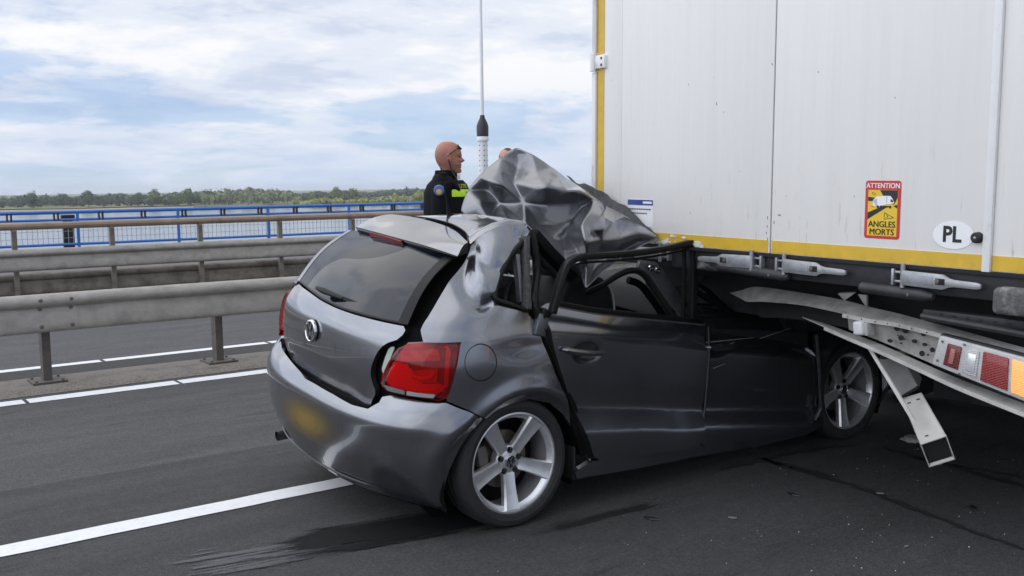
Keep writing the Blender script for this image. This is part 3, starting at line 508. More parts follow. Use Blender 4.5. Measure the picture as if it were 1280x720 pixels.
# ------------------------------------------------------------------ guardrails
M_GALV = mat('weathered_galvanised_steel', (0.33, 0.31, 0.28), 0.55, metal=0.15, var=0.16, vscale=9, bump=0.15, bscale=30, dirt=((0.19, 0.165, 0.14), 0.55, 7, 0.50), stretch=(0.8, 1.5, 1.0))
M_GALV2 = mat('dirty_galvanised_steel', (0.22, 0.195, 0.17), 0.65, metal=0.3, var=0.2, vscale=7, bump=0.15, dirt=((0.09, 0.07, 0.055), 0.7, 5, 0.45))
M_TUBE = mat('tan_rail_tube', (0.30, 0.225, 0.165), 0.55, metal=0.2, var=0.15, vscale=4, dirt=((0.16, 0.11, 0.08), 0.6, 6, 0.5))
M_POSTD = mat('rusty_brown_post', (0.115, 0.10, 0.088), 0.7, metal=0.2, var=0.25, vscale=9, bump=0.2, dirt=((0.05, 0.04, 0.033), 0.7, 8, 0.48))
M_BOLT = mat('bolt_steel', (0.16, 0.14, 0.12), 0.5, metal=0.5)
# W-beam: (offset towards traffic, height above its lower edge)
WPROF = [(0.030, 0.0), (0.050, 0.003), (0.066, 0.014), (0.072, 0.032), (0.070, 0.060), (0.062, 0.100), (0.050, 0.145), (0.038, 0.180), (0.034, 0.196), (0.042, 0.206), (0.068, 0.218), (0.080, 0.236), (0.080, 0.258), (0.066, 0.282), (0.036, 0.300), (0.006, 0.308)]
def w_beam(parent, x0, x1, yb, zb, sgn, m, name='beam', lift=0.0, nseg=8):
    mb = MB(); vs = []; n = len(WPROF)
    for i in range(nseg + 1):
        x = x0 + (x1 - x0) * i / nseg
        for d, h in WPROF: vs.append((x, yb + sgn * (d + lift), zb + h + 0.003 * math.sin(x * 1.3)))
    for i in range(nseg + 1):
        x = x0 + (x1 - x0) * i / nseg
        for d, h in WPROF: vs.append((x, yb + sgn * (d + lift - 0.004), zb + h + 0.003 * math.sin(x * 1.3)))
    N_ = (nseg + 1) * n; fs = []
    for i in range(nseg):
        for k in range(n - 1):
            fs.append((i * n + k, (i + 1) * n + k, (i + 1) * n + k + 1, i * n + k + 1)); fs.append((N_ + i * n + k, N_ + i * n + k + 1, N_ + (i + 1) * n + k + 1, N_ + (i + 1) * n + k))
        fs.append((i * n, N_ + i * n, N_ + (i + 1) * n, (i + 1) * n)); fs.append((i * n + n - 1, (i + 1) * n + n - 1, N_ + (i + 1) * n + n - 1, N_ + i * n + n - 1))
    for k in range(n - 1):
        fs.append((k, k + 1, N_ + k + 1, N_ + k)); e = nseg * n; fs.append((e + k, N_ + e + k, N_ + e + k + 1, e + k + 1))
    return mb.add(vs, fs).build(name, m, parent, True, 50)
gr = thing('guardrail', 'weathered grey steel guardrail beside the car, nearest of the roadside barriers', 'guardrail', (1.6, 8.66, 0))
GX, GY = 1.6, 8.66
JX = 1.675
for k in range(-3, 6):
    x0 = JX + k * 4.3; w_beam(gr, x0 - GX - 0.165, x0 + 4.3 - GX + 0.165, 0.0 - 0.03, 0.435, -1, M_GALV, lift=0.006 * (k % 2))
post_me = None
def place(me, name, parent, loc, m=None):
    o = bpy.data.objects.new(name, me); COL.objects.link(o); o.parent = parent; o.location = loc; return o
pb = MB().bx(-.032, .032, -.012, 0, 0.0, .70).bx(-.032, -.026, 0, .10, 0.0, .70).bx(.026, .032, 0, .10, 0.0, .70)
p0 = pb.build('post', M_POSTD, gr, False); post_me = p0.data
bp0 = MB().bx(-.13, .13, -.10, .15, 0.020, .034).build('base_plate', M_POSTD, gr, False); bb = MB()
for sx in (-.1, .1):
    for sy in (-.07, .12): bb.lathe([(0, .010), (.012, .010), (.011, .030), (0, .032)], 6, Matrix.Translation((sx, sy, .016)))
ab0 = bb.build('anchor_bolt', M_POSTD, bp0, False)
sp0 = MB().bx(-.05, .05, -.03, .0, -.10, .10).build('spacer', M_GALV2, gr, False)
fixb = MB().bx(-.055, .055, -.018, -.012, -.028, .028).build('reflector_plate', M_GALV2, gr, False); fb2 = MB().lathe([(0, 0), (.016, 0), (.014, .012), (0, .014)], 8, Matrix.Translation((0, -.018, 0)) @ Matrix.Rotation(math.pi / 2, 4, 'X')).build('bolt', M_BOLT, fixb, False)
first = True
for k in range(-9, 18):
    x = k * 1.425 + 0.005
    if k == 0:
        for o in (p0, bp0): o.location = (x, 0.02, 0)
        sp0.location = (x, 0.0, .59); fixb.location = (x + .0, -.034, .592)
        continue
    c = p0.copy(); COL.objects.link(c); c.location = (x, 0.02, 0); c.parent = gr
    c = copy_tree(bp0, gr); c.location = (x, .02, 0)
    c = sp0.copy(); COL.objects.link(c); c.location = (x, 0, .59); c.parent = gr
    c = copy_tree(fixb, gr); c.location = (x, -.034, .592)
# joint bolts on each lap
jb0 = None
for k in range(-3, 7):
    x0 = JX + k * 4.3 - GX
    for dx in (-.115, .115):
        for h in (.05, .190, .262):
            if jb0 is None:
                jb0 = MB().lathe([(0, 0), (.017, 0), (.013, .010), (0, .012)], 8, Matrix.Rotation(math.pi / 2, 4, 'X')).build('joint_bolt', M_BOLT, gr, False).data; o = bpy.data.objects[jb0.name] if jb0.name in bpy.data.objects else None
                if o: o.location = (x0 + dx, -.03 - (.083 if h == .262 else .077 if h == .05 else .041), .435 + h)
            else: place(jb0, 'joint_bolt', gr, (x0 + dx, -.03 - (.083 if h == .262 else .077 if h == .05 else .041), .435 + h))

g2 = thing('guardrail', 'dark guardrail beyond the opposite lane with a tan tube rail above it', 'guardrail', (2.5, 15.25, 0))
for k in range(-6, 10): w_beam(g2, k * 4 - .1 + .3, k * 4 + 4.1 + .3, -.04, 0.45, -1, M_GALV, lift=0.004 * (k % 2), nseg=2)
for k in range(-6, 10): w_beam(g2, k * 4 - .1 + .3, k * 4 + 4.1 + .3, .14, 0.10, -1, M_GALV2, 'lower_beam', lift=0.004 * (k % 2), nseg=2)
pm = MB().bx(-.032, .032, -.03, .05, -.02, 1.03).build('post', M_GALV2, g2, False); pm.location = (0, 0, 0)
for k in range(-16, 32):
    if k: place(pm.data, 'post', g2, (k * 1.3, 0, 0))
for k in range(-6, 10): MB().tube([(k * 4 + .3, 0, 1.075), (k * 4 + 4.3, 0, 1.075)], .052, 10).build('tube_rail', M_TUBE, g2)
bk = MB().box((0, 0, 1.02), (.05, .09, .03)).build('bracket', M_TUBE, g2, False)
for k in range(-16, 32):
    if k: place(bk.data, 'bracket', g2, (k * 1.3, 0, 0))

# ------------------------------------------------------------------ blue railing
M_BLUE = mat('blue_paint', (0.035, 0.15, 0.50), 0.4, spec=0.5, var=0.1, vscale=3)
M_BLACK = mat('black_clamp', (0.012, 0.012, 0.015), 0.6)
M_MESH = mat('grey_mesh_wire', (0.34, 0.38, 0.42), 0.5, metal=0.3)
RY = 28.3
br = thing('railing', 'bright blue railing with wire mesh along the far edge of the bridge', 'railing', (6.2, RY, 0))
for k in range(-8, 16):
    x0, x1 = k * 5.3, k * 5.3 + 5.3
    MB().tube([(x0, 0, 1.0), (x1, 0, 1.0)], .048, 8).build('top_rail', M_BLUE, br)
    MB().tube([(x0, 0, .80), (x1, 0, .80)], .034, 8).build('middle_rail', M_BLUE, br)
    MB().tube([(x0, 0, .15), (x1, 0, .15)], .036, 8).build('bottom_rail', M_BLUE, br)
bpst = MB().bx(-.032, .032, -.04, .04, -.05, .98).build('post', M_BLUE, br, False)
for k in range(-16, 32):
    if k: place(bpst.data, 'post', br, (k * 2.66, 0, 0))
clp = MB().bx(-.075, -.04, -.05, .05, .80, 1.0).bx(.02, .055, -.05, .05, .80, 1.0).build('clamp', M_BLACK, br, False); clp.location = (.6, 0, 0)
for k in range(-30, 60):
    if k: place(clp.data, 'clamp', br, (k * 1.12 + .6, 0, 0))
mb = MB()
for k in range(-300, 520): mb.bx(k * .125 - .006, k * .125 + .006, -.005, .005, .15, .80)
for z in (.32, .50, .66): mb.bx(-40, 80, -.008, -.002, z - .005, z + .005)
prop(mb.build('wire_mesh', M_MESH, br, False), kind='stuff')
mk = thing('marker_post', 'short dark post standing behind the blue railing', 'post', (6.05, 28.75, -.3))
MB().bx(-.14, .14, -.06, .06, 0, 1.1).build('shaft', M_BLACK, mk, True, bevel=.02); MB().bx(-.17, .17, -.08, .08, 1.102, 1.22).build('cap', M_BLACK, mk, True, bevel=.02)

# ------------------------------------------------------------------ mast beyond the barrier
M_WHITE = mat('white_mast_paint', (0.72, 0.73, 0.75), 0.4, var=0.05, vscale=4)
MX, MY = MAST
ms = thing('mast', 'tall thin white mast with a black collar on a perforated column', 'mast', (MX, MY, 0))
MB().lathe([(0, 0), (.095, 0), (.095, 2.47), (0, 2.47)], 20).build('column', M_WHITE, ms)
mb = MB()
for a in range(6):
    for k in range(22):
        th = a * math.pi / 3 + .2; mb.lathe([(0, .0), (.014, .0), (.010, .003), (0, .003)], 8, Matrix.Rotation(th, 4, 'Z') @ Matrix.Translation((.0945, 0, .25 + k * .10)) @ Matrix.Rotation(math.pi / 2, 4, 'Y'))
mb.build('column_holes', M_BLACK, ms, False)
MB().lathe([(0, 2.44), (.12, 2.44), (.125, 2.50), (.11, 2.53), (0, 2.53)], 20).build('collar_ring', M_WHITE, ms)
MB().lathe([(0, 2.531), (.118, 2.531), (.122, 2.72), (.10, 2.80), (.05, 2.90), (.045, 2.95), (0, 2.95)], 20).build('collar', mat('mast_black', (.02, .02, .022), .45), ms)
MB().lathe([(0, 2.94), (.034, 2.94), (.034, 4.6), (.030, 4.62), (.028, 7.5), (0, 7.52)], 12).build('pole', M_WHITE, ms)
# thin summer haze over the water: far things lose a little contrast
M_HAZE = bpy.data.materials.new('air'); M_HAZE.use_nodes = True
def haze_mat():
    nt = M_HAZE.node_tree; nt.nodes.clear(); out = nt.nodes.new('ShaderNodeOutputMaterial'); v = nt.nodes.new('ShaderNodeVolumePrincipled')
    v.inputs['Color'].default_value = (.90, .94, 1, 1); v.inputs['Density'].default_value = HAZE; v.inputs['Anisotropy'].default_value = .2; nt.links.new(v.outputs[0], out.inputs['Volume'])
HAZE = 0.00015
haze_mat()
prop(MB().bx(-5200, 5200, -5200, 5200, -15.3, 11.5).build('haze', M_HAZE, None, False), kind='stuff')
# ------------------------------------------------------------------ the truck trailer
TR_O = Vector((3.7072, 3.0561, 1.2)); TR_ROLL = 0.0175; TR_YAW = -0.0037
TR_R = (Matrix.Rotation(TR_YAW, 3, 'Z') @ Matrix.Rotation(TR_ROLL, 3, 'X'))
tr = thing('truck_trailer', 'white box trailer with a yellow edge stripe, its rear end over the crushed car', 'trailer', TR_O + TR_R @ Vector((0, 0, -1.2)), TR_R.to_euler())
tr.rotation_euler = TR_R.to_euler()
def tl(p): return TR_R.inverted() @ Vector(p) + Vector((0, 0, 1.2))     # offset from the rear sill centre, in world axes -> trailer axes
def panel_white():
    m = bpy.data.materials.new('trailer_white'); m.use_nodes = True; nt, N, L, b = nodes_of(m)
    tc = N('ShaderNodeTexCoord')
    def noise(sc, st, d=5, r=0.6):
        mp = N('ShaderNodeMapping'); mp.inputs['Scale'].default_value = st; L(tc.outputs['Object'], mp.inputs[0]); n = N('ShaderNodeTexNoise'); n.inputs['Scale'].default_value = sc; n.inputs['Detail'].default_value = d; n.inputs['Roughness'].default_value = r; L(mp.outputs[0], n.inputs['Vector']); return n.outputs[0]
    def mix(a, col, f):
        x = N('ShaderNodeMix'); x.data_type = 'RGBA'; L(f, x.inputs['Factor'])
        if isinstance(a, tuple): x.inputs['A'].default_value = a
        else: L(a, x.inputs['A'])
        x.inputs['B'].default_value = col; return x.outputs['Result']
    def mr(v, a, c, hi):
        r = N('ShaderNodeMapRange'); L(v, r.inputs[0]); r.inputs[1].default_value = a; r.inputs[2].default_value = c; r.inputs[4].default_value = hi; return r.outputs[0]
    def mul(a, c):
        n = N('ShaderNodeMath'); n.operation = 'MULTIPLY'; L(a, n.inputs[0]); L(c, n.inputs[1]); return n.outputs[0]
    c = mix((0.81, 0.795, 0.77, 1), (0.65, 0.63, 0.60, 1), mr(noise(20, (1, 1, .05)), .45, .75, .20))     # faint run-off streaks
    c = mix(c, (0.45, 0.44, 0.42, 1), mul(mr(noise(26, (1, 1, .10), 6, .7), .64, .76, .40), mr(noise(1.1, (1, 1, 1), 3), .50, .72, 1.0)))
    sp = N('ShaderNodeSeparateXYZ'); L(tc.outputs['Object'], sp.inputs[0])
    low = mr(sp.outputs[2], 1.75, 1.26, 1.0)                                   # road dirt thrown up near the sill
    c = mix(c, (0.30, 0.27, 0.23, 1), mul(mr(noise(38, (1, 1, .12), 6, .7), .60, .70, .6), low))
    c = mix(c, (0.10, 0.09, 0.08, 1), mr(noise(44, (1, 1, .55), 3, .5), .765, .775, .75))                 # odd small scuffs
    L(c, b.inputs['Base Color']); b.inputs['Roughness'].default_value = 0.42
    # the panels' fine vertical ribbing
    w = N('ShaderNodeTexWave'); w.wave_type = 'BANDS'; w.bands_direction = 'Y'; w.inputs['Scale'].default_value = 9.5; w.inputs['Distortion'].default_value = 0.0; L(tc.outputs['Object'], w.inputs['Vector'])
    bp = N('ShaderNodeBump'); bp.inputs['Strength'].default_value = 0.05; bp.inputs['Distance'].default_value = 0.006; L(w.outputs[0], bp.inputs['Height']); L(bp.outputs[0], b.inputs['Normal'])
    return m
M_TW = panel_white()
M_TWP = mat('trailer_white_profile', (0.82, 0.82, 0.82), 0.35, var=0.03, vscale=12, dirt=((0.35, 0.30, 0.25), 0.6, 14, 0.62))
M_POSTW = mat('chipped_white_post', (0.70, 0.69, 0.67), 0.5, dirt=((0.16, 0.065, 0.03), 1.0, 6, 0.52), stretch=(1, 1, .5))
M_YEL = mat('yellow_reflective_tape', (0.62, 0.40, 0.035), 0.42, var=0.10, vscale=14, stretch=(1, 1, 1), dirt=((0.30, 0.22, 0.08), 0.5, 22, 0.58))
M_DARK = mat('sooty_black_steel', (0.022, 0.023, 0.027), 0.55, metal=0.2, var=0.3, vscale=9, bump=0.15, dirt=((0.055, 0.055, 0.06), 0.5, 11, 0.55))
M_UNDER = mat('chassis_black', (0.010, 0.010, 0.011), 0.8, var=0.3, vscale=5)
M_RUB = mat('black_rubber', (0.016, 0.016, 0.017), 0.7, var=0.2, vscale=20, bump=0.1)
M_BUFF = mat('scuffed_rubber_bar', (0.030, 0.030, 0.032), 0.6, var=0.3, vscale=18, dirt=((0.11, 0.05, 0.025), 0.6, 9, 0.56))
M_ZINC = mat('galvanised_latch', (0.36, 0.37, 0.385), 0.42, metal=0.55, var=0.15, vscale=22, bump=0.1, dirt=((0.16, 0.15, 0.14), 0.6, 16, 0.52))
M_SCUFF = mat('scuffed_grey_rubber', (0.10, 0.10, 0.10), 0.9, bump=1.0, bscale=40, dirt=((0.38, 0.37, 0.35), 0.8, 16, 0.5))
def q(y0, y1, z0, z1, x0=-.012, x1=.03): return MB().bx(x0, x1, y0, y1, z0 + 1.2, z1 + 1.2)
TOP = 2.72
q(-1.27, 1.27, .024, TOP - .002, .03, 13.4).build('cargo_body', M_TW, tr, False)
q(.0035, 1.0395, .024, TOP).build('door', M_TW, tr, True, bevel=.003)
q(-1.029, -.0035, .024, TOP).build('door', M_TW, tr, True, bevel=.003)
q(1.0425, 1.272, .024, TOP, -.010).build('side_frame', M_TW, tr, True, bevel=.003)
q(-1.275, -1.063, .024, TOP, -.010).build('side_frame', M_TW, tr, True, bevel=.003)
q(-1.0625, -1.0300, .012, TOP, -.026).build('edge_profile', M_TWP, tr, True, bevel=.004, seg=2)
q(-.0028, .0028, .03, TOP, -.004).build('door_seal', M_RUB, tr, False)
q(1.243, 1.276, -.02, .955, -.026).build('corner_post', M_POSTW, tr, True, bevel=.006)
q(1.243, 1.276, 1.062, TOP, -.026).build('corner_post', M_POSTW, tr, True, bevel=.006)
hg = q(1.165, 1.255, .972, 1.045, -.030).build('hinge', M_TWP, tr, True, bevel=.006)
MB().lathe([(0, .96), (.018, .96), (.018, 1.056), (0, 1.056)], 14, Matrix.Translation((-.030, 1.26, 1.2))).build('pin', M_TWP, hg)
mb = MB()
for dz in (.99, 1.027): mb.lathe([(0, 0), (.008, 0), (.006, .005), (0, .006)], 8, Matrix.Translation((-.030, 1.19, 1.2 + dz)) @ Matrix.Rotation(-math.pi / 2, 4, 'Y'))
mb.build('bolt', M_BOLT, hg, False)
for z0, z1 in ((-.0, .955), (1.064, TOP)): q(1.242, 1.2465, z0, z1, -.0122).build('rusty_gap', M_DARK, tr, False)
for z0, z1 in ((.09, .968), (1.049, TOP - .3)): q(1.186, 1.2405, z0, z1, -.0125, -.0095).build('yellow_tape', M_YEL, tr, False)
for y0, y1 in ((.012, 1.036), (-1.027, -.010)): q(y0, y1, .028, .0855, -.0145, -.0115).build('yellow_tape', M_YEL, tr, False)
q(1.045, 1.24, .028, .0855, -.0130, -.0095).build('yellow_tape', M_YEL, tr, False)
q(-1.272, -1.066, .028, .0855, -.0130, -.0095).build('yellow_tape', M_YEL, tr, False)
# scraped paint where the wreck rubbed along the stripe
M_FLAKE = mat('flaked_white_paint', (0.66, 0.65, 0.62), 0.7, var=0.2, vscale=40)
mb = MB(); r_ = random.Random(8)
for _ in range(46):
    y = r_.uniform(.42, .80); z = .030 + abs(r_.gauss(0, .014)); s = r_.uniform(.003, .014)
    a = r_.uniform(0, 6.28); mb.add([(-.0165 - r_.uniform(0, .003), y + s * 1.6 * math.cos(a + k * 1.57) , 1.2 + z + s * .7 * math.sin(a + k * 1.57)) for k in range(4)], [(0, 1, 2, 3)])
prop(mb.build('paint_flakes', M_FLAKE, tr, False), kind='stuff')
# small scuffs beside the door seam and the knob
mb = MB()
for y, z, w_, h_ in ((.018, .19, .002, .016), (.02, .15, .002, .012), (-.02, .17, .002, .014), (.022, .12, .002, .010), (-.05, .205, .014, .004), (.016, .09, .002, .012)): mb.box((-.0125, y, 1.2 + z), (.002, w_, h_))
mb.build('scuff', M_DARK, tr, False)
kn = MB().lathe([(0, .026), (.014, .026), (.021, .020), (.022, .0), (0, 0)], 16, Matrix.Translation((-.012, -1.006, 1.351)) @ Matrix.Rotation(-math.pi / 2, 4, 'Y')).build('rubber_stop', M_RUB, tr)
MB().lathe([(0, .0), (.006, .0), (.005, .003), (0, .004)], 8, Matrix.Translation((-.038, -1.006, 1.351)) @ Matrix.Rotation(-math.pi / 2, 4, 'Y')).build('screw', M_ZINC, kn)

# sill and what hangs on it
q(-1.275, 1.275, -.088, .0235, -.008, .10).build('rear_sill', M_DARK, tr, True, bevel=.004)
q(-1.275, 1.275, .010, .0232, -.030, -.0085).build('sill_lip', M_UNDER, tr, False)
q(-1.22, 1.22, -.34, -.090, .35, .50).build('rear_crossmember', M_UNDER, tr, False)
def latch(y, sgn, z):
    """door latch: hinged bracket, flat lever with a recessed pocket, slotted hole and a narrow grip; sgn -1 points to the right"""
    t = MB()
    t.bx(-.040, -.0085, y, y + sgn * .012, 1.2 + z - .035, 1.2 + z + .032).bx(-.040, -.0085, y + sgn * .050, y + sgn * .062, 1.2 + z - .035, 1.2 + z + .032)
    t.bx(-.034, -.020, y + sgn * .010, y + sgn * .052, 1.2 + z + .014, 1.2 + z + .024).bx(-.034, -.020, y + sgn * .010, y + sgn * .052, 1.2 + z - .024, 1.2 + z - .014)
    o = t.build('latch', M_ZINC, tr, True, bevel=.002)
    MB().lathe([(0, -.042), (.010, -.042), (.010, .056), (0, .058)], 12, Matrix.Translation((-.042, y + sgn * .056, 1.2 + z))).build('pin', M_ZINC, o)
    L_ = MB(); prof = [(.056, .030), (.235, .030), (.262, .018), (.285, .014), (.375, .013), (.392, .008), (.392, -.008), (.375, -.013), (.285, -.014), (.262, -.018), (.235, -.030), (.056, -.030)]
    L_.prism([(-.052, y + sgn * a, 1.2 + z + b_ - (a - .05) * .02) for a, b_ in prof], (.014, 0, 0)); lv = L_.build('lever', M_ZINC, o, True, bevel=.002)
    MB().bx(-.0535, -.0515, y + sgn * .080, y + sgn * .195, 1.2 + z - .018, 1.2 + z + .015).build('pocket', mat('latch_pocket', (.30, .31, .34), .5, .4, var=.2, vscale=30), o, True, bevel=.0006)
    MB().bx(-.0537, -.0515, y + sgn * .205, y + sgn * .245, 1.2 + z - .015, 1.2 + z + .010).build('slot', M_UNDER, o, True, bevel=.0006)
    MB().lathe([(0, .005), (.010, .004), (.011, 0), (0, 0)], 10, Matrix.Translation((-.0537, y + sgn * .214, 1.2 + z - .002)) @ Matrix.Rotation(-math.pi / 2, 4, 'Y')).build('bolt', M_BOLT, o)
for y, s, z in ((-.655, -1, -.026), (-.052, -1, -.022), (.028, 1, -.020), (.640, 1, -.020)): latch(y, s, z)
for y0, y1, z0, z1 in ((.305, -.128, -.058, -.074), (-.500, -.842, -.085, -.094)):
    o = MB().tube([(-.028, y0, 1.2 + z0), (-.028, y0 - .012, 1.2 + z0), (-.028, y1 + .05, 1.2 + z1 + .002), (-.028, y1, 1.2 + z1)], [.012, .023, .025, .014], 12).build('buffer_bar', M_BUFF, tr)
    MB().lathe([(0, 0), (.007, 0), (.006, .004), (0, .005)], 8, Matrix.Translation((-.050, y1 + .10, 1.2 + z1)) @ Matrix.Rotation(-math.pi / 2, 4, 'Y')).build('bolt', M_BOLT, o)
o = q(-1.24, -.785, -.185, -.150, -.01, .05).build('step_rail', M_DARK, tr, True, bevel=.006)
MB().tube([(-.02, -.79, 1.2 - .178), (-.02, -1.26, 1.2 - .200)], .014, 8).build('step_edge', M_BUFF, o)
mb = MB()
for k in range(6): MB().bx(-.0115, -.0095, -.86 - k * .055, -.875 - k * .055, 1.2 - .168 - k * .001, 1.2 - .160 - k * .001).build('slot', M_UNDER, o, False)
q(-1.262, -1.112, -.126, -.024, -.095, -.0085).build('buffer_block', M_SCUFF, tr, True, bevel=.022, seg=4)
q(.24, .46, -.084, -.036, -.0105, -.009).build('scraped_patch', mat('scraped_bare_steel', (.05, .05, .053), .55, metal=.3, bump=.5, bscale=60, dirt=((.42, .42, .42), .9, 26, .50), stretch=(1, .5, 1.6)), tr, True, bevel=.0005)
# chassis, axles
for y in (-.55, .55): q(y - .07, y + .07, -.50, -.02, .9, 12.8).build('chassis_beam', M_UNDER, tr, False)
for x in (1.4, 2.0, 3.2, 4.6, 6.0, 7.4): q(-1.2, 1.2, -.14, -.02, x, x + .09).build('crossmember', M_UNDER, tr, False)
q(-1.25, 1.25, -.02, .0, .10, 13.3).build('floor', M_UNDER, tr, False)
M_TYRE = mat('tyre_rubber', (0.020, 0.020, 0.021), 0.75, var=0.25, vscale=24, bump=0.25, bscale=60)
tw0 = None
for x in (2.80, 4.11, 5.42):
    MB().tube([(x, -1.0, .5), (x, 1.0, .5)], .07, 10).build('axle', M_UNDER, tr)
    for s in (-1, 1):
        if tw0 is None:
            tw0 = MB().lathe([(.27, -.17), (.30, -.185), (.42, -.19), (.475, -.17), (.49, -.14), (.49, .14), (.475, .17), (.42, .19), (.30, .185), (.27, .17)], 36, Matrix.Rotation(math.pi / 2, 4, 'X')).build('wheel', M_TYRE, tr)
            MB().lathe([(0, -.06), (.09, -.06), (.10, -.02), (.24, .02), (.27, .17)], 24, Matrix.Rotation(math.pi / 2, 4, 'X')).build('rim', M_DARK, tw0)
            tw0.location = (x, s * 1.05, .49); w_ = tw0
        else:
            w_ = copy_tree(tw0, tr); w_.location = (x, s * 1.05, .49)
        if s > 0: w_.rotation_euler = (0, 0, math.pi)
q(-1.26, -.80, -.32, -.28, 2.35, 6.1).build('mudguard', M_UNDER, tr, False); q(1.26, .80, -.32, -.28, 2.35, 6.1).build('mudguard', M_UNDER, tr, False)
q(-1.2, 1.2, -.70, -.30, 2.30, 2.32).build('mud_flap', M_RUB, tr, False)
q(-.8, .8, -.95, -.3, 7.2, 8.6).build('pallet_box', M_UNDER, tr, False)
o = q(-1.24, -.82, -.74, -.12, .85, 2.18).build('added_shade_box', M_DARK, tr, True, bevel=.03, seg=3); q(-1.249, -1.238, -.70, -.17, .92, 2.11).build('shade_box_door', M_DARK, o, True, bevel=.008); q(-1.262, -1.247, -.46, -.42, 1.48, 1.56).build('shade_box_latch', M_ZINC, o, True, bevel=.003)  # added box out of view, keeps light from under the trailer

# torn underrun bar
M_BAR = mat('pale_painted_steel', (0.42, 0.41, 0.385), 0.5, metal=0.15, var=0.14, vscale=10, bump=0.15, bscale=60, dirt=((0.15, 0.13, 0.11), 0.6, 12, 0.52))
M_BARTOP = mat('dull_grey_steel', (0.30, 0.295, 0.28), 0.6, metal=0.2, var=0.25, vscale=14, bump=0.3, bscale=90, dirt=((0.08, 0.075, 0.07), 0.6, 9, 0.52))
def thick_strip(A, B, th, name, m, parent, n=6):
    A = [tl(p) for p in A]; B = [tl(p) for p in B]
    SA = spline(A, n); SB = spline(B, n); k = len(SA); vs = []
    for a, b_ in zip(SA, SB): vs += [Vector(a), Vector(b_)]
    fs = [(2 * i, 2 * i + 2, 2 * i + 3, 2 * i + 1) for i in range(k - 1)]
    me = bpy.data.meshes.new(name); me.from_pydata([tuple(v) for v in vs], [], fs); o = link_mesh(name, me, m, parent)
    bm = bmesh.new(); bm.from_mesh(me); bmesh.ops.recalc_face_normals(bm, faces=bm.faces); bmesh.ops.solidify(bm, geom=bm.faces[:], thickness=th); bm.to_mesh(me); bm.free()
    me.polygons.foreach_set('use_smooth', [True] * len(me.polygons)); sharp(me, 40); return o
ub = thick_strip(UB_TT, UB_TF, .004, 'underrun_bar', M_BARTOP, tr)
prop(ub, 'bent pale grey underrun bar torn loose at its left end')
lip_b = [(x, y, z - .018) for x, y, z in UB_TF[4:]]
thick_strip([(x - .003, y, z) for x, y, z in UB_TF[4:]], [(x - .004, y, z) for x, y, z in lip_b], .003, 'top_lip', M_BAR, ub)
thick_strip(UB_WT, [(x + .01, y, z + .012) for x, y, z in (UB_BT[2:3] + UB_BT[3:])], .004, 'web', M_BAR, ub)
thick_strip(UB_BT, UB_BF, .004, 'bottom_flange', M_BAR, ub)
thick_strip(UB_BF[1:], [(x - .002, y, z - .016) for x, y, z in UB_BF[1:]], .004, 'bottom_lip', M_BAR, ub)
thick_strip([(x + .12, y, z) for x, y, z in UB_TF[:5]], [(x + .12, y, z - .09) for x, y, z in UB_TF[:5]], .004, 'inner_web', M_UNDER, ub)
rad = [.013, .014, .012, .008, .008, .007, .011, .012, .010, .003, .003, .004, .004]
for (x, y, z), r_ in zip(UB_HOLE, rad):
    p = tl((x - .012, y, z)); MB().lathe([(0, .001), (r_, 0), (r_, .004), (0, .004)], 12, Matrix.Translation(p) @ Matrix.Rotation(math.radians(0), 4, 'Z') @ Matrix.Rotation(-math.pi / 2, 4, 'Y') @ Matrix.Scale(1.5, 4, (0, 1, 0)) if r_ in (.008, .007) else Matrix.Translation(p) @ Matrix.Rotation(-math.pi / 2, 4, 'Y')).build('hole', M_UNDER, ub, False)
p = tl(UB_BOX[0]); bxo = MB().box((0, 0, 0), (.05, .055, .062)).build('side_lamp', mat('milky_plastic', (.62, .63, .64), .35, var=.06, vscale=20), ub, True, bevel=.012, seg=3); bxo.location = p; bxo.rotation_euler = (math.radians(-8), 0, math.radians(-10))
o2 = MB().box((.012, -.036, -.004), (.045, .02, .056)).build('lamp_base', mat('lamp_base_grey', (.38, .38, .37), .5), bxo, True, bevel=.004)
mb = MB(); e0 = [tl(p) for p in UB_TF[3:]]
for i in range(0, len(e0) - 1):
    for f in (.2, .7):
        a = e0[i].lerp(e0[i + 1], f); mb.box(a + Vector((-.006, 0, -.009)), (.004, .005, .005))
mb.build('rivet', M_UNDER, ub, False)
# rear lamp cluster on the bar
def quad(P, u, v): return P[0].lerp(P[1], u).lerp(P[3].lerp(P[2], u), v)
LP = [tl(p) for p in UB_LAMP]; nl = unit((LP[1] - LP[0]).cross(LP[3] - LP[0])); nl = nl if nl.x < 0 else -nl
def lamp_prism(u0, u1, v0, v1, d0, d1): return MB().prism([quad(LP, u, v) + nl * d0 for u, v in ((u0, v0), (u1, v0), (u1, v1), (u0, v1))], nl * (d1 - d0))
lc = lamp_prism(0, 1.0, 0, 1, -.03, .010).build('rear_lamp', mat('lamp_housing_grey', (.48, .48, .48), .4, var=.1, vscale=20, dirt=((.2, .19, .18), .5, 12, .52)), ub, True, bevel=.007, seg=3)
prop(lc, 'rear lamp cluster with red, clear and lit amber lenses')
lamp_prism(-.02, 1.0, -.06, 1.06, -.036, -.004).build('gasket', M_RUB, lc, True, bevel=.008)
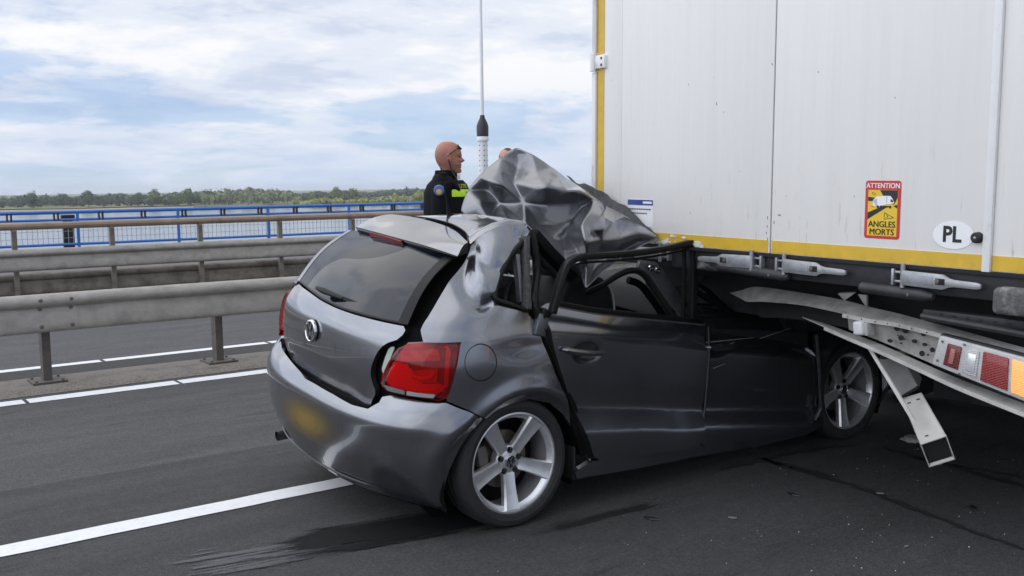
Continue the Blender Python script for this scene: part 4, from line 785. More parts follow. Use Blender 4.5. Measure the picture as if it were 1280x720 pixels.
def lens_mat(name, c, rough=.15, trans=.0, bump=.6, sc=160, emit=None):
    m = mat(name, c, rough, coat=0.6, emit=emit); nt, N, L, b = nodes_of(m); tc = N('ShaderNodeTexCoord'); w = N('ShaderNodeTexWave'); w.bands_direction = 'Y'; w.inputs['Scale'].default_value = 50; L(tc.outputs['Object'], w.inputs['Vector'])
    w2 = N('ShaderNodeTexWave'); w2.bands_direction = 'Z'; w2.inputs['Scale'].default_value = 50; L(tc.outputs['Object'], w2.inputs['Vector']); ad = N('ShaderNodeMath'); L(w.outputs[0], ad.inputs[0]); L(w2.outputs[0], ad.inputs[1])
    bp = N('ShaderNodeBump'); bp.inputs['Strength'].default_value = bump; bp.inputs['Distance'].default_value = .003; L(ad.outputs[0], bp.inputs['Height']); L(bp.outputs[0], b.inputs['Normal']); return m
ML_RED = lens_mat('red_lens', (.30, .035, .035)); ML_DRED = lens_mat('dark_red_lens', (.16, .018, .016)); ML_CLR = lens_mat('clear_lens', (.55, .55, .55)); ML_AMB = lens_mat('amber_lens', (.75, .30, .10), emit=((1.0, .42, .12), .75)); ML_RFL = lens_mat('reflector_lens', (.42, .16, .14))
lamp_prism(.12, .28, .16, .86, .008, .016).build('lens', ML_DRED, lc, True, bevel=.004)
lamp_prism(.175, .225, .28, .74, .0162, .019).build('lens_insert', ML_RFL, lc, True, bevel=.001)
lamp_prism(.325, .475, .14, .88, .008, .016).build('lens', ML_CLR, lc, True, bevel=.004)
lamp_prism(.36, .45, .26, .76, .0162, .018).build('lens_insert', mat('bulb_shine', (.8, .8, .8), .25, .5), lc, True, bevel=.001)
lamp_prism(.515, .785, .10, .90, .008, .018).build('lens', ML_RED, lc, True, bevel=.005)
lamp_prism(.82, .985, .10, .90, .008, .018).build('lens', ML_AMB, lc, True, bevel=.005)
mb = MB()
for u, v in ((.055, .16), (.055, .80), (.30, .07), (.30, .95)): mb.add(*(lambda c: ([c + Vector((0, .006 * math.cos(k), .006 * math.sin(k))) + nl * .013 for k in range(6)] + [c + nl * .014], [(k, (k + 1) % 6, 6) for k in range(6)]))(quad(LP, u, v)))
mb.build('screw', M_BOLT, lc, False)
# hanging bracket arm of the bar
def slab(P, name, m, parent, th=.004, d=(1, 0, 0)):
    return MB().prism([tl(p) for p in P], Vector(d) * th).build(name, m, parent, False)
M_PALE = mat('bracket_pale_steel', (.50, .485, .45), .5, metal=.1, var=.10, vscale=14, dirt=((.22, .20, .17), .5, 14, .55))
def box_section(P4, depth, name, m, parent, inner=None, open_end=True):
    """hollow rectangular section: P4 = near face corners (top-left, top-right, bottom-right, bottom-left), walls run back by depth"""
    P = [tl(p) for p in P4]; D = Vector(depth); mb = MB(); t = .004
    mb.prism(P, unit(D) * t)                                        # front wall
    mb.prism([p + D for p in P], -unit(D) * t)                      # back wall
    mb.prism([P[0], P[3], P[3] + D, P[0] + D], unit(P[1] - P[0]) * t)
    mb.prism([P[1], P[2], P[2] + D, P[1] + D], unit(P[0] - P[1]) * t)
    return mb.build(name, m, parent, False)
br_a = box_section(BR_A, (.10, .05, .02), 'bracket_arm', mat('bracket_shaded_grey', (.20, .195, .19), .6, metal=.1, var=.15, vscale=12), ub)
box_section(BR_B, (.055, -.010, -.105), 'bracket_end', M_PALE, br_a)
E4 = [tl(p) for p in BR_B]; DD = Vector((.055, -.010, -.105)); ei = [E4[2].lerp(E4[3], .06), E4[2].lerp(E4[3], .94)]; ins = (E4[1] - E4[2]) * .10
MB().prism([ei[0] + ins * .5 + DD * .04, ei[1] + ins * .5 + DD * .04, ei[1] + ins * .5 + DD * .94, ei[0] + ins * .5 + DD * .94], ins * .05).build('bracket_bore_shade', M_UNDER, br_a, False)  # black plate across the open end stands in for the shade inside
slab(BR_STRIP, 'bracket_edge', M_PALE, br_a, .008, (1, .1, .25))
mb = MB()
B4 = [tl(p) for p in BR_B]; nb = unit((B4[1] - B4[0]).cross(B4[3] - B4[0])); nb = nb if nb.x < 0 else -nb
for u, v in ((.25, .14), (.70, .12), (.35, .88)):
    c = B4[0].lerp(B4[1], u).lerp(B4[3].lerp(B4[2], u), v) + nb * .0008; du = unit(B4[1] - B4[0]); dv = unit(B4[3] - B4[0])
    mb.add([c + du * .009 + dv * .003, c - du * .009 + dv * .003, c - du * .009 - dv * .003, c + du * .009 - dv * .003], [(0, 1, 2, 3)])
mb.build('slot', M_UNDER, br_a, False, recalc=False)
A4 = [tl(p) for p in BR_A]; MB().tube([A4[3] + Vector((-.006, 0, .004)), A4[2] + Vector((-.006, 0, .004))], .012, 6, flat=.5).build('kink', M_DARK, br_a)
# loose bits behind the bar
W_ = [tl(p) for p in WH_PL]
mb = MB().prism(W_[:3], (.01, 0, .004)).prism(W_[3:], (.012, 0, 0)); mb.build('torn_plate', mat('torn_white_plate', (.7, .69, .66), .5), ub, False)
MB().tube([tl((.55, -.75, -.62)), tl((.55, -.98, -.62)), tl((.55, -1.02, -.72)), tl((.55, -1.10, -.74)), tl((.55, -1.22, -.60))], .012, 8).build('hook', M_DARK, tr)
MB().bx(.40, .42, -1.0, -.6, .60, .78).build('lamp_bracket', M_DARK, tr, True, bevel=.004)

# ---- stickers
def sticker_poly(name, m, y0, y1, z0, z1, x, parent, rad=.012, th=.0012):
    pts = []
    for cy, cz, a0 in ((y1 - rad, z1 - rad, 0), (y0 + rad, z1 - rad, 90), (y0 + rad, z0 + rad, 180), (y1 - rad, z0 + rad, 270)):
        for k in range(5): a = math.radians(a0 + k * 22.5); pts.append((x, cy + rad * math.cos(a), 1.2 + cz + rad * math.sin(a)))
    return MB().prism(pts, (th, 0, 0)).build(name, m, parent, False)
def TM(y, z, x, rot=0):   # text frame on the rear face: reads left to right when seen from behind the trailer
    m = Matrix(((0, 0, -1, x), (-1, 0, 0, y), (0, 1, 0, z + 1.2), (0, 0, 0, 1)))
    return m @ Matrix.Rotation(rot, 4, 'Z')
S_RED = mat('sticker_red', (.52, .030, .035), .35); S_YEL = mat('sticker_yellow', (.74, .50, .03), .35); S_BLK = mat('sticker_black', (.012, .012, .013), .4); S_WHT = mat('sticker_white', (.80, .80, .82), .35); S_BLU = mat('sticker_blue', (.02, .055, .24), .35)
st = sticker_poly('warning_sticker', S_RED, -.669, -.502, .124, .366, -.0136, tr)
prop(st, 'red and yellow blind spot warning sticker')
text_mesh('lettering', 'ATTENTION', .030, S_WHT, st, TM(-.5850, .344, -.0142), sx=.94); text_mesh('lettering', 'ATTENTION', .030, S_WHT, st, TM(-.5861, .344, -.0145), sx=.94)
sticker_poly('yellow_field', S_YEL, -.655, -.516, .136, .327, -.0143, st, .004)
def flat_poly(name, m, pts, x, parent, th=.0006): return MB().prism([(x, y, 1.2 + z) for y, z in pts], (th, 0, 0)).build(name, m, parent, False)
for P in ([(-.572, .3265), (-.6545, .3265), (-.6545, .296), (-.640, .268), (-.606, .276), (-.590, .30)], [(-.5165, .298), (-.5165, .281), (-.548, .279), (-.548, .295)], [(-.5165, .232), (-.5165, .203), (-.600, .252), (-.628, .262), (-.590, .262)], [(-.6545, .252), (-.6545, .268), (-.636, .262)]):
    flat_poly('black_band', S_BLK, P, -.0148, st)
tkp = flat_poly('truck_pictogram', S_WHT, [(-.540, .284), (-.556, .2985), (-.604, .304), (-.604, .268), (-.560, .2575), (-.541, .2615)], -.0153, st)
flat_poly('truck_pictogram', S_WHT, [(-.606, .3035), (-.622, .303), (-.633, .290), (-.640, .276), (-.636, .272), (-.606, .2685)], -.0153, st)
flat_poly('truck_shade', mat('sticker_grey', (.45, .46, .50), .4), [(-.540, .284), (-.556, .2575), (-.5605, .2575), (-.5595, .292)], -.0157, st)
flat_poly('truck_window', S_BLK, [(-.623, .2905), (-.632, .288), (-.637, .2775), (-.624, .2785)], -.0157, st)
for y in (-.565, -.580, -.622): flat_poly('truck_wheel', S_BLK, [(y + .006 * math.cos(k), .2575 + .006 * math.sin(k)) for k in [i * .785 for i in range(8)]], -.0159, st)
def line_poly(P, w_, x, parent, m):
    mb = MB()
    for a, b_ in zip(P, P[1:]):
        d = Vector((b_[0] - a[0], b_[1] - a[1])); n_ = Vector((-d.y, d.x)).normalized() * w_ / 2
        mb.prism([(x, a[0] + n_.x, 1.2 + a[1] + n_.y), (x, b_[0] + n_.x, 1.2 + b_[1] + n_.y), (x, b_[0] - n_.x, 1.2 + b_[1] - n_.y), (x, a[0] - n_.x, 1.2 + a[1] - n_.y)], (.0005, 0, 0))
    return mb.build('line_drawing', m, parent, False)
line_poly([(-.596, .234), (-.596, .206), (-.640, .214), (-.596, .234)], .0022, -.0149, st, S_BLK); line_poly([(-.606, .226), (-.614, .217), (-.604, .213)], .002, -.0149, st, S_BLK)
line_poly([(-.534, .316), (-.546, .316), (-.552, .308), (-.540, .306), (-.534, .316)], .0014, -.0149, st, S_BLK); line_poly([(-.530, .258), (-.540, .258), (-.546, .254)], .0014, -.0149, st, S_BLK)
text_mesh('lettering', 'ANGLES', .036, S_BLK, st, TM(-.5850, .184, -.0150), sx=.98); text_mesh('lettering', 'ANGLES', .036, S_BLK, st, TM(-.5864, .184, -.0153), sx=.98)
text_mesh('lettering', 'MORTS', .036, S_BLK, st, TM(-.5850, .152, -.0150), sx=1.0); text_mesh('lettering', 'MORTS', .036, S_BLK, st, TM(-.5864, .152, -.0153), sx=1.0)
def oval(y, z, ry, rz, x, name, m, parent): return MB().prism([(x, y + ry * math.cos(k * math.pi / 20), 1.2 + z + rz * math.sin(k * math.pi / 20)) for k in range(40)], (.0012, 0, 0)).build(name, m, parent, False)
pl = oval(-.9035, .156, .0885, .0570, -.0134, 'country_sticker', mat('sticker_rim', (.50, .51, .53), .4), tr); prop(pl, 'white oval country sticker')
oval(-.9035, .156, .0868, .0555, -.0140, 'oval_field', S_WHT, pl)
text_mesh('lettering', 'PL', .086, S_BLK, pl, TM(-.8985, .1555, -.0147), bold=.0026, sx=.92)
bs = sticker_poly('info_sticker', S_WHT, .785, .982, .112, .256, -.0134, tr, .002); prop(bs, 'small white notice with a blue header')
flat_poly('blue_header', S_BLU, [(.981, .255), (.786, .255), (.786, .226), (.981, .226)], -.0140, bs)
flat_poly('header_text', S_WHT, [(.862, .247), (.794, .247), (.794, .235), (.862, .235)], -.0145, bs)
for k, (a, b_) in enumerate(((.97, .80), (.97, .83))):
    mb = MB(); r_ = random.Random(k); y = a
    while y > b_:
        w_ = r_.uniform(.006, .016); mb.box((-.0141, y - w_ / 2, 1.2 + .205 - k * .022), (.0006, w_, .007)); y -= w_ + .004
    mb.build('print_line', S_BLK, bs, False)
# ------------------------------------------------------------------ the crashed car
# body axes: x forward from the rear axle, y to the car's left, z up; the body leans 5 degrees to its right under the trailer
CAR_O = Vector((2.57, 4.41, 0.0))
car = thing('crashed_car', 'grey hatchback with its roof torn up, wedged under the back of the white trailer', 'car', CAR_O)
def rotm(roll, pitch, yaw):
    cr, sr = math.cos(roll), math.sin(roll); cp, sp_ = math.cos(pitch), math.sin(pitch); c, s = math.cos(yaw), math.sin(yaw)
    return np.array([[c, -s, 0], [s, c, 0], [0, 0, 1]]) @ np.array([[cp, 0, sp_], [0, 1, 0], [-sp_, 0, cp]]) @ np.array([[1, 0, 0], [0, cr, -sr], [0, sr, cr]])
BR = rotm(math.radians(5), math.radians(.5), math.radians(.3))
def b2l(P):
    P = np.atleast_2d(np.asarray(P, float)); return (P - [0, 0, .3]) @ BR.T + [0.009, 0, .282]
def B(p): return Vector(b2l(p)[0])
def tab(z, zs, vs):
    zs = np.array(zs, float); vs = np.array(vs, float); z = np.clip(z, zs[0], zs[-1])
    i = np.clip(np.searchsorted(zs, z) - 1, 0, len(zs) - 2); m = np.gradient(vs, zs); h = zs[i + 1] - zs[i]; t = (z - zs[i]) / h
    return (2 * t**3 - 3 * t**2 + 1) * vs[i] + (t**3 - 2 * t**2 + t) * h * m[i] + (-2 * t**3 + 3 * t**2) * vs[i + 1] + (t**3 - t**2) * h * m[i + 1]
WZ = [.15, .25, .35, .5, .62, .75, .88, .95, 1.0, 1.1, 1.2, 1.3, 1.4, 1.5]; WV = [.77, .80, .825, .838, .843, .844, .838, .824, .805, .775, .745, .705, .655, .59]
XZ = [.3, .6, .66, .8, .9, 1.0, 1.04, 1.12, 1.22, 1.32, 1.42]; XV = [-.60, -.605, -.61, -.617, -.613, -.592, -.575, -.50, -.40, -.30, -.24]
BZ = [.15, .22, .27, .33, .42, .52, .60, .64, .68, .72]; BV = [-.50, -.565, -.60, -.625, -.655, -.668, -.668, -.660, -.64, -.60]
BWZ = [.15, .22, .3, .4, .5, .6, .68, .76]; BWV = [.73, .78, .815, .84, .85, .850, .846, .84]
def surf(layer='body', inset=0.0):
    def S(u, z):
        u = np.asarray(u, float); z = np.asarray(z, float)
        if layer == 'bump': x0 = tab(z, BZ, BV); w = tab(z, BWZ, BWV)
        else: x0 = tab(z, XZ, XV); w = tab(z, WZ, WV)
        x0 = x0 + inset; w = w - inset; LL = .45; NN = 2.6
        w = np.where(u < -1.25, w * (1 - .060 * np.clip((-1.25 - u) / .4, 0, 1)), w) if layer == 'body' else w
        xc = x0 + LL; t = np.clip((-.2 - u) / 1.05, 0, 2); ph = (np.pi / 2) * (1 - t); c = np.abs(np.cos(ph)); s = np.sin(ph)
        r = ((c / LL)**NN + (np.abs(s) / w)**NN)**(-1 / NN); xr = xc - r * c; yr = -r * s
        dx = np.where(u > -.2, u + .2, np.where(u < -2.3, -2.3 - u, 0)); k = np.clip(dx / .5, 0, 1)
        return np.stack([xr + dx + (-.2 - xc) * k * k * (3 - 2 * k), yr, z], -1)
    return S
def in_poly(px, py, poly):
    c = np.zeros(len(px), bool); n = len(poly); j = n - 1
    for i in range(n):
        xi, yi = poly[i]; xj, yj = poly[j]
        with np.errstate(divide='ignore', invalid='ignore'): h = ((yi > py) != (yj > py)) & (px < (xj - xi) * (py - yi) / (yj - yi) + xi)
        c ^= h; j = i
    return c
def densify(poly, step):
    out = []; n = len(poly)
    for i in range(n):
        a = np.array(poly[i]); b = np.array(poly[(i + 1) % n]); k = max(1, int(np.linalg.norm(b - a) / step + .5))
        out += [tuple(a + (b - a) * j / k) for j in range(k)]
    return out
def smooth_poly(poly, it=1, keep=0.9):
    """round the corners a little (one Chaikin-like pass on sharp corners only)"""
    for _ in range(it):
        out = []; n = len(poly)
        for i in range(n):
            p = np.array(poly[i]); a = np.array(poly[i - 1]); b = np.array(poly[(i + 1) % n]); d1 = (a - p); d2 = (b - p)
            l1 = np.linalg.norm(d1); l2 = np.linalg.norm(d2)
            r = min(.03, l1 * .3, l2 * .3); out += [tuple(p + d1 / (l1 + 1e-9) * r), tuple(p + d2 / (l2 + 1e-9) * r)]
        poly = out
    return poly
def panel(name, poly, S, m, parent, step=.03, holes=(), flange=.016, disp=None, mirror=False, rounding=1, lip=True, soft=False):
    """a sheet-metal panel: outline in surface coordinates, filled with a fine mesh on the surface, edges turned in"""
    poly = [tuple(p) for p in poly]
    if rounding: poly = smooth_poly(poly, rounding)
    A = densify(poly, step); H_ = [densify([tuple(p) for p in h], step) for h in holes]
    allb = np.array(A); lo = allb.min(0); hi = allb.max(0)
    gx, gy = np.meshgrid(np.arange(lo[0], hi[0], step), np.arange(lo[1], hi[1], step * .87)); gx = gx + (np.arange(gx.shape[0]) % 2 * step / 2)[:, None]
    G = np.stack([gx.ravel(), gy.ravel()], -1); ok = in_poly(G[:, 0], G[:, 1], A)
    for h in H_: ok &= ~in_poly(G[:, 0], G[:, 1], h)
    G = G[ok]; bp_ = np.array(A + sum(H_, []))
    if len(G):
        d = np.sqrt(((G[:, None, :] - bp_[None]) ** 2).sum(-1)).min(1); G = G[d > step * .55]
    pts = [Vector(p) for p in bp_] + [Vector(p) for p in G]; edges = []; o_ = 0
    for loop in [A] + H_: edges += [(o_ + i, o_ + (i + 1) % len(loop)) for i in range(len(loop))]; o_ += len(loop)
    vs, es, fs, ov, oe, of = delaunay_2d_cdt(pts, edges, [], 0, 1e-7)
    V2 = np.array([tuple(v) for v in vs]); T3 = np.array([f for f in fs if len(f) == 3]); cen = V2[T3].mean(1); ok = in_poly(cen[:, 0], cen[:, 1], A)
    for h in H_: ok &= ~in_poly(cen[:, 0], cen[:, 1], h)
    T3 = T3[ok]; qa, qb, qc = V2[T3[:, 0]], V2[T3[:, 1]], V2[T3[:, 2]]; ar = np.abs((qb[:, 0] - qa[:, 0]) * (qc[:, 1] - qa[:, 1]) - (qb[:, 1] - qa[:, 1]) * (qc[:, 0] - qa[:, 0])) / 2; T3 = T3[ar > step * step * .03]
    P = S(V2[:, 0], V2[:, 1]); e = 1e-3
    nu = (S(V2[:, 0] + e, V2[:, 1]) - S(V2[:, 0] - e, V2[:, 1])); nz = (S(V2[:, 0], V2[:, 1] + e) - S(V2[:, 0], V2[:, 1] - e)); nn = np.cross(nu, nz); nn /= np.linalg.norm(nn, axis=1)[:, None] + 1e-12
    if disp is not None: P = P + nn * disp(V2[:, 0], V2[:, 1])[:, None]
    if mirror: P = P * [1, -1, 1]; nn = nn * [1, -1, 1]; T3 = T3[:, ::-1]
    bm = bmesh.new(); L_ = b2l(P); NL = nn @ BR.T
    bv = [bm.verts.new(p) for p in L_]
    for t in T3:
        try: bm.faces.new([bv[i] for i in t])
        except ValueError: pass
    if lip and flange:
        be = [e_ for e_ in bm.edges if len(e_.link_faces) == 1]; ring = {}; bm.verts.index_update()
        for e_ in be:
            for v in e_.verts:
                if v.index not in ring and v.index >= 0: ring[v.index] = None
        for i in list(ring): ring[i] = bm.verts.new(bv[i].co - Vector(NL[i]) * flange)
        for e_ in be:
            f = e_.link_faces[0]; a, b = e_.verts
            lp = [l for l in f.loops if l.edge == e_][0]; a, b = lp.vert, lp.link_loop_next.vert
            bm.faces.new([b, a, ring[a.index], ring[b.index]])
            e_.smooth = soft
    for v in [v for v in bm.verts if not v.link_faces]: bm.verts.remove(v)
    for f in bm.faces: f.smooth = True
    me = bpy.data.meshes.new(name); bm.to_mesh(me); bm.free(); return link_mesh(name, me, m, parent)
def mir(poly): return [(-2.5 - u, z) for u, z in poly][::-1]

def paint_mat(name='grey_metallic_paint', k=1.0, rough=.23, coat=(.02, .10)):
    m = bpy.data.materials.new(name); m.use_nodes = True; nt, N, L, b = nodes_of(m)
    tc = N('ShaderNodeTexCoord'); n = N('ShaderNodeTexNoise'); n.inputs['Scale'].default_value = 900; n.inputs['Detail'].default_value = 1; L(tc.outputs['Object'], n.inputs['Vector'])
    mr = N('ShaderNodeMapRange'); L(n.outputs[0], mr.inputs[0]); mr.inputs[1].default_value = .35; mr.inputs[2].default_value = .65; mr.inputs[3].default_value = .88; mr.inputs[4].default_value = 1.12
    d = N('ShaderNodeTexNoise'); d.inputs['Scale'].default_value = 9; d.inputs['Detail'].default_value = 8; d.inputs['Roughness'].default_value = .7; L(tc.outputs['Object'], d.inputs['Vector'])
    sc = N('ShaderNodeVectorMath'); sc.operation = 'SCALE'; sc.inputs[0].default_value = (.215 * k, .222 * k, .243 * k); L(mr.outputs[0], sc.inputs['Scale'])
    dm = N('ShaderNodeMapRange'); L(d.outputs[0], dm.inputs[0]); dm.inputs[1].default_value = .45; dm.inputs[2].default_value = .75; dm.inputs[4].default_value = .16
    mx = N('ShaderNodeMix'); mx.data_type = 'RGBA'; L(dm.outputs[0], mx.inputs['Factor']); L(sc.outputs[0], mx.inputs['A']); mx.inputs['B'].default_value = (.16, .15, .14, 1); L(mx.outputs['Result'], b.inputs['Base Color'])
    b.inputs['Metallic'].default_value = .92; b.inputs['Roughness'].default_value = rough; b.inputs['Coat Weight'].default_value = 1.0
    cr = N('ShaderNodeMapRange'); L(d.outputs[0], cr.inputs[0]); cr.inputs[1].default_value = .4; cr.inputs[2].default_value = .8; cr.inputs[3].default_value = coat[0]; cr.inputs[4].default_value = coat[1]; L(cr.outputs[0], b.inputs['Coat Roughness'])
    return m
M_PAINT = paint_mat(); M_PAINT2 = paint_mat('stretched_grey_paint', .74, .38, (.12, .24))
def wrinkle(m):
    nt, N, L, b = nodes_of(m); tc = N('ShaderNodeTexCoord'); v = N('ShaderNodeTexVoronoi'); v.feature = 'DISTANCE_TO_EDGE'; v.inputs['Scale'].default_value = 9; n = N('ShaderNodeTexNoise'); n.inputs['Scale'].default_value = 6; mx = N('ShaderNodeMix'); mx.data_type = 'VECTOR'; mx.inputs['Factor'].default_value = .12; L(tc.outputs['Object'], n.inputs['Vector']); L(tc.outputs['Object'], mx.inputs['A']); L(n.outputs['Color'], mx.inputs['B']); L(mx.outputs['Result'], v.inputs['Vector'])
    r = N('ShaderNodeMapRange'); L(v.outputs['Distance'], r.inputs[0]); r.inputs[2].default_value = .18; bp = N('ShaderNodeBump'); bp.inputs['Strength'].default_value = .20; bp.inputs['Distance'].default_value = .006; L(r.outputs[0], bp.inputs['Height']); L(bp.outputs[0], b.inputs['Normal']); L(bp.outputs[0], b.inputs['Coat Normal'])
wrinkle(M_PAINT2)
M_BLKP = mat('black_plastic_trim', (.006, .006, .0065), .42, spec=.25, bump=.08, bscale=200)
M_SEAL = mat('door_seal_rubber', (.005, .005, .005), .5, spec=.22)
M_INNER = mat('inner_body_black', (.005, .005, .0055), .75, spec=.12, var=.3, vscale=12)
M_GREYIN = mat('bare_grey_metal', (.15, .155, .165), .4, metal=.7, var=.2, vscale=16, dirt=((.05, .05, .05), .5, 14, .5))
M_FAB = mat('black_seat_fabric', (.018, .018, .020), .95, var=.25, vscale=60, bump=.2, bscale=300)
M_GLASS = mat('dark_tinted_glass', (.003, .006, .012), .02, spec=.5, ior=1.52)
M_CHROME = mat('chrome', (.72, .73, .75), .12, metal=1.0)
M_RIM = mat('silver_alloy', (.70, .705, .72), .36, metal=.75, coat=.4, var=.05, vscale=30, dirt=((.22, .20, .18), .35, 22, .52))
M_DISC = mat('brake_disc', (.16, .13, .11), .45, metal=.8, var=.3, vscale=30)

body = surf('body'); bump = surf('bump')
# ---- dents and pressings of the panels
def seg_dist(u, z, path):
    d = np.full(np.shape(u), 9.0)
    for a, b in zip(path, path[1:]):
        a = np.array(a); b = np.array(b); v = b - a; t = np.clip(((u - a[0]) * v[0] + (z - a[1]) * v[1]) / (v @ v + 1e-12), 0, 1)
        d = np.minimum(d, np.hypot(u - a[0] - t * v[0], z - a[1] - t * v[1]))
    return d
def dense2(path): return [tuple(p) for p in spline(path, 6)]
DN1, DN2, RDG, TPD = dense2(U_DENT1), dense2(U_DENT2), dense2(U_RIDGE), dense2(U_TOPD)
def arch_flare(u, z):
    x = np.where(u > -.2, u, u + (u + .2) * .15); d = np.hypot(x - .02, (z - .30)) - .385
    return np.where(d < .05, -.020 + .038 * np.clip(d / .05, 0, 1), .018 * np.exp(-((d - .05) / .055) ** 2))
def quart_disp(u, z):
    h = np.where(z < .85, arch_flare(u, z), arch_flare(u, z) * np.exp(-((z - .85) / .08) ** 2))
    h = h - .030 * np.exp(-(seg_dist(u, z, DN1) / .030) ** 2) - .016 * np.exp(-(seg_dist(u, z, DN2) / .018) ** 2) + .010 * np.exp(-(seg_dist(u, z, RDG) / .024) ** 2) - .018 * np.exp(-(seg_dist(u, z, TPD) / .010) ** 2)
    h = h + .010 * np.exp(-((u + .40) ** 2 + (z - 1.36) ** 2) / .004)
    h = h - .010 * np.exp(-((u - U_DIMP[0][0]) ** 2 / .0012 + (z - U_DIMP[0][1]) ** 2 / .0004)) + .008 * np.sin(u * 26 + z * 9) * np.exp(-((z - 1.22) / .13) ** 2) 
    # the shoulder line that runs back from the door crease into the lamp
    zc = .985 - .02 * (u + .3); h = h + .006 * np.exp(-((z - zc) / .03) ** 2) * (u > -.9)
    h = h - .012 * np.exp(-((u + .0) ** 2 / .02 + (z - .93) ** 2 / .003))
    return h
qp = panel('rear_quarter_panel', U_QUART, body, M_PAINT, car, .015, holes=[U_FUEL], disp=quart_disp, rounding=0)
prop(qp, 'creased rear quarter panel with a crumpled pillar')
fc = np.mean(U_FUEL, 0); fin = [tuple(fc + (np.array(p) - fc) * .955) for p in U_FUEL]
panel('fuel_flap', fin, body, M_PAINT, car, .02, disp=lambda u, z: quart_disp(u, z) - .002, rounding=0, flange=.012)
panel('rear_quarter_panel', mir(U_QUART[:14] + U_QUART[14:20] + [(-.3, 1.10), (-.45, 1.05), (-.47, 1.02), (-.45, .973)]), body, M_PAINT, car, .03, disp=lambda u, z: arch_flare(-2.5 - u, z), rounding=0)
# dark structure behind the panels
SH = surf('body', .045); SHB = surf('bump', .05)
panel('inner_shell', [(-2.45, .62), (-2.45, 1.0), (-2.1, 1.02), (-.40, 1.02), (.05, 1.02), (.09, .90), (.16, .78), (.05, .735), (-.1, .73), (-.25, .68), (-.33, .60)], SH, M_INNER, car, .06, rounding=0, lip=False)
panel('pillar_inner', [(-.80, 1.0), (-.72, 1.30), (-.62, 1.36), (-.40, 1.40), (-.36, 1.25), (-.33, 1.12), (-.30, 1.0)], surf('body', .075), M_INNER, car, .05, rounding=0, lip=False)
panel('bumper_inner', [(-2.2, .24), (-2.2, .66), (-.30, .66), (-.37, .45), (-.44, .30)], SHB, M_INNER, car, .06, rounding=0, lip=False)
# ---- tailgate
def gate_disp(u, z):
    k = np.abs(u + 1.25); # number-plate-free lower door: a soft ledge under the emblem, sides swelling to the lamps
    return -.012 * np.exp(-((z - .80) / .022) ** 2) * np.exp(-(k / .55) ** 6) * 0 - .010 * np.clip((.79 - z) / .05, 0, 1) * np.clip((.54 - k) / .14, 0, 1) + .005 * np.exp(-((z - .97) / .05) ** 2)
GATE = U_GATE[:-2] + [(-1.50, .680), (-1.66, .700), (-1.745, .740), (-1.79, .82), (-1.80, .92), (-1.785, 1.0)]
GATE = [(u, z - .024 if z < .71 else z) for u, z in GATE]
tg = panel('tailgate', GATE, surf('body', .006), M_PAINT, car, .022, disp=gate_disp, flange=.03)
P_ = [np.array(p, float) for p in spline([surf('body', .004)([u], [z + .008])[0] for u, z in U_GATE[:8]], 3)]
T_ = [np.array(p, float) for p in spline([P_GLASS[0], P_GLASS[1], P_GLASS[2]], 10)]
def resample(P, n):
    P = np.array(P, float); d = np.r_[0, np.cumsum(np.linalg.norm(np.diff(P, axis=0), axis=1))]; s = np.linspace(0, d[-1], n); return np.stack([np.interp(s, d, P[:, k]) for k in range(P.shape[1])], -1)
def loft(name, rows, m, parent, thick=.004, smooth=True, close=False):
    nr, nc = len(rows), len(rows[0]); vs = b2l(np.concatenate(rows)); fs = [(i * nc + j, i * nc + j + 1, (i + 1) * nc + j + 1, (i + 1) * nc + j) for i in range(nr - 1) for j in range(nc - 1)]
    o = mesh(name, vs, fs, m, parent, smooth); me = o.data
    bm = bmesh.new(); bm.from_mesh(me); bmesh.ops.recalc_face_normals(bm, faces=bm.faces)
    if thick:
        c = sum((v.co for v in bm.verts), Vector()) / len(bm.verts)
        bmesh.ops.solidify(bm, geom=bm.faces[:], thickness=thick)
    bm.to_mesh(me); bm.free()
    if smooth: me.polygons.foreach_set('use_smooth', [True] * len(me.polygons)); sharp(me, 50)
    return o
NG = 29
bot = resample(P_, NG); top_ = resample(T_, NG)
def grid_glass(s0, s1, t0, t1, off, n=13):
    """part of the rear window between fractions s (left to right) and t (bottom to top)"""
    S_ = np.linspace(s0, s1, NG); Tt = np.linspace(t0, t1, n); rows = []
    for t in Tt:
        r = []
        for s in S_:
            i = s * (NG - 1); k = min(int(i), NG - 2); f = i - k
            a = bot[k] * (1 - f) + bot[k + 1] * f; b = top_[k] * (1 - f) + top_[k + 1] * f
            p = a * (1 - t) + b * t; bow = .030 * math.sin(math.pi * t); p = p + np.array([-bow * .62, 0, bow * .78]) + off * np.array([-.62, 0, .78])
            r.append(p)
        rows.append(np.array(r))
    return rows
gl = loft('rear_window', grid_glass(.0, 1, 0, 1, 0), M_GLASS, tg, .005)
loft('window_dark_reflection', grid_glass(.950, 1.0, .0, 1.0, .0032), M_BLKP, gl, .001)  # black strip painted in as the dark reflection at the window's right side
loft('window_side_trim', grid_glass(-.035, .004, .0, .99, .002), M_PAINT, tg, .012)
loft('defroster_border', grid_glass(.02, .98, .0, .018, .003), M_BLKP, gl, .002)
# wiper
WP = [B(p) + Vector((-.015, 0, .012)) for p in P_WIPER]
wp = MB().tube([WP[0] + Vector((0, .006, .0)), WP[0].lerp(WP[1], .6), WP[1], WP[2], WP[2].lerp(WP[3], .45)], [.012, .020, .019, .014, .012], 8, flat=.7).build('rear_wiper', M_BLKP, tg)
MB().bar([WP[0].lerp(WP[1], .9), WP[2], WP[3], WP[4]], .012, .014).build('blade', M_RUB, wp, False)
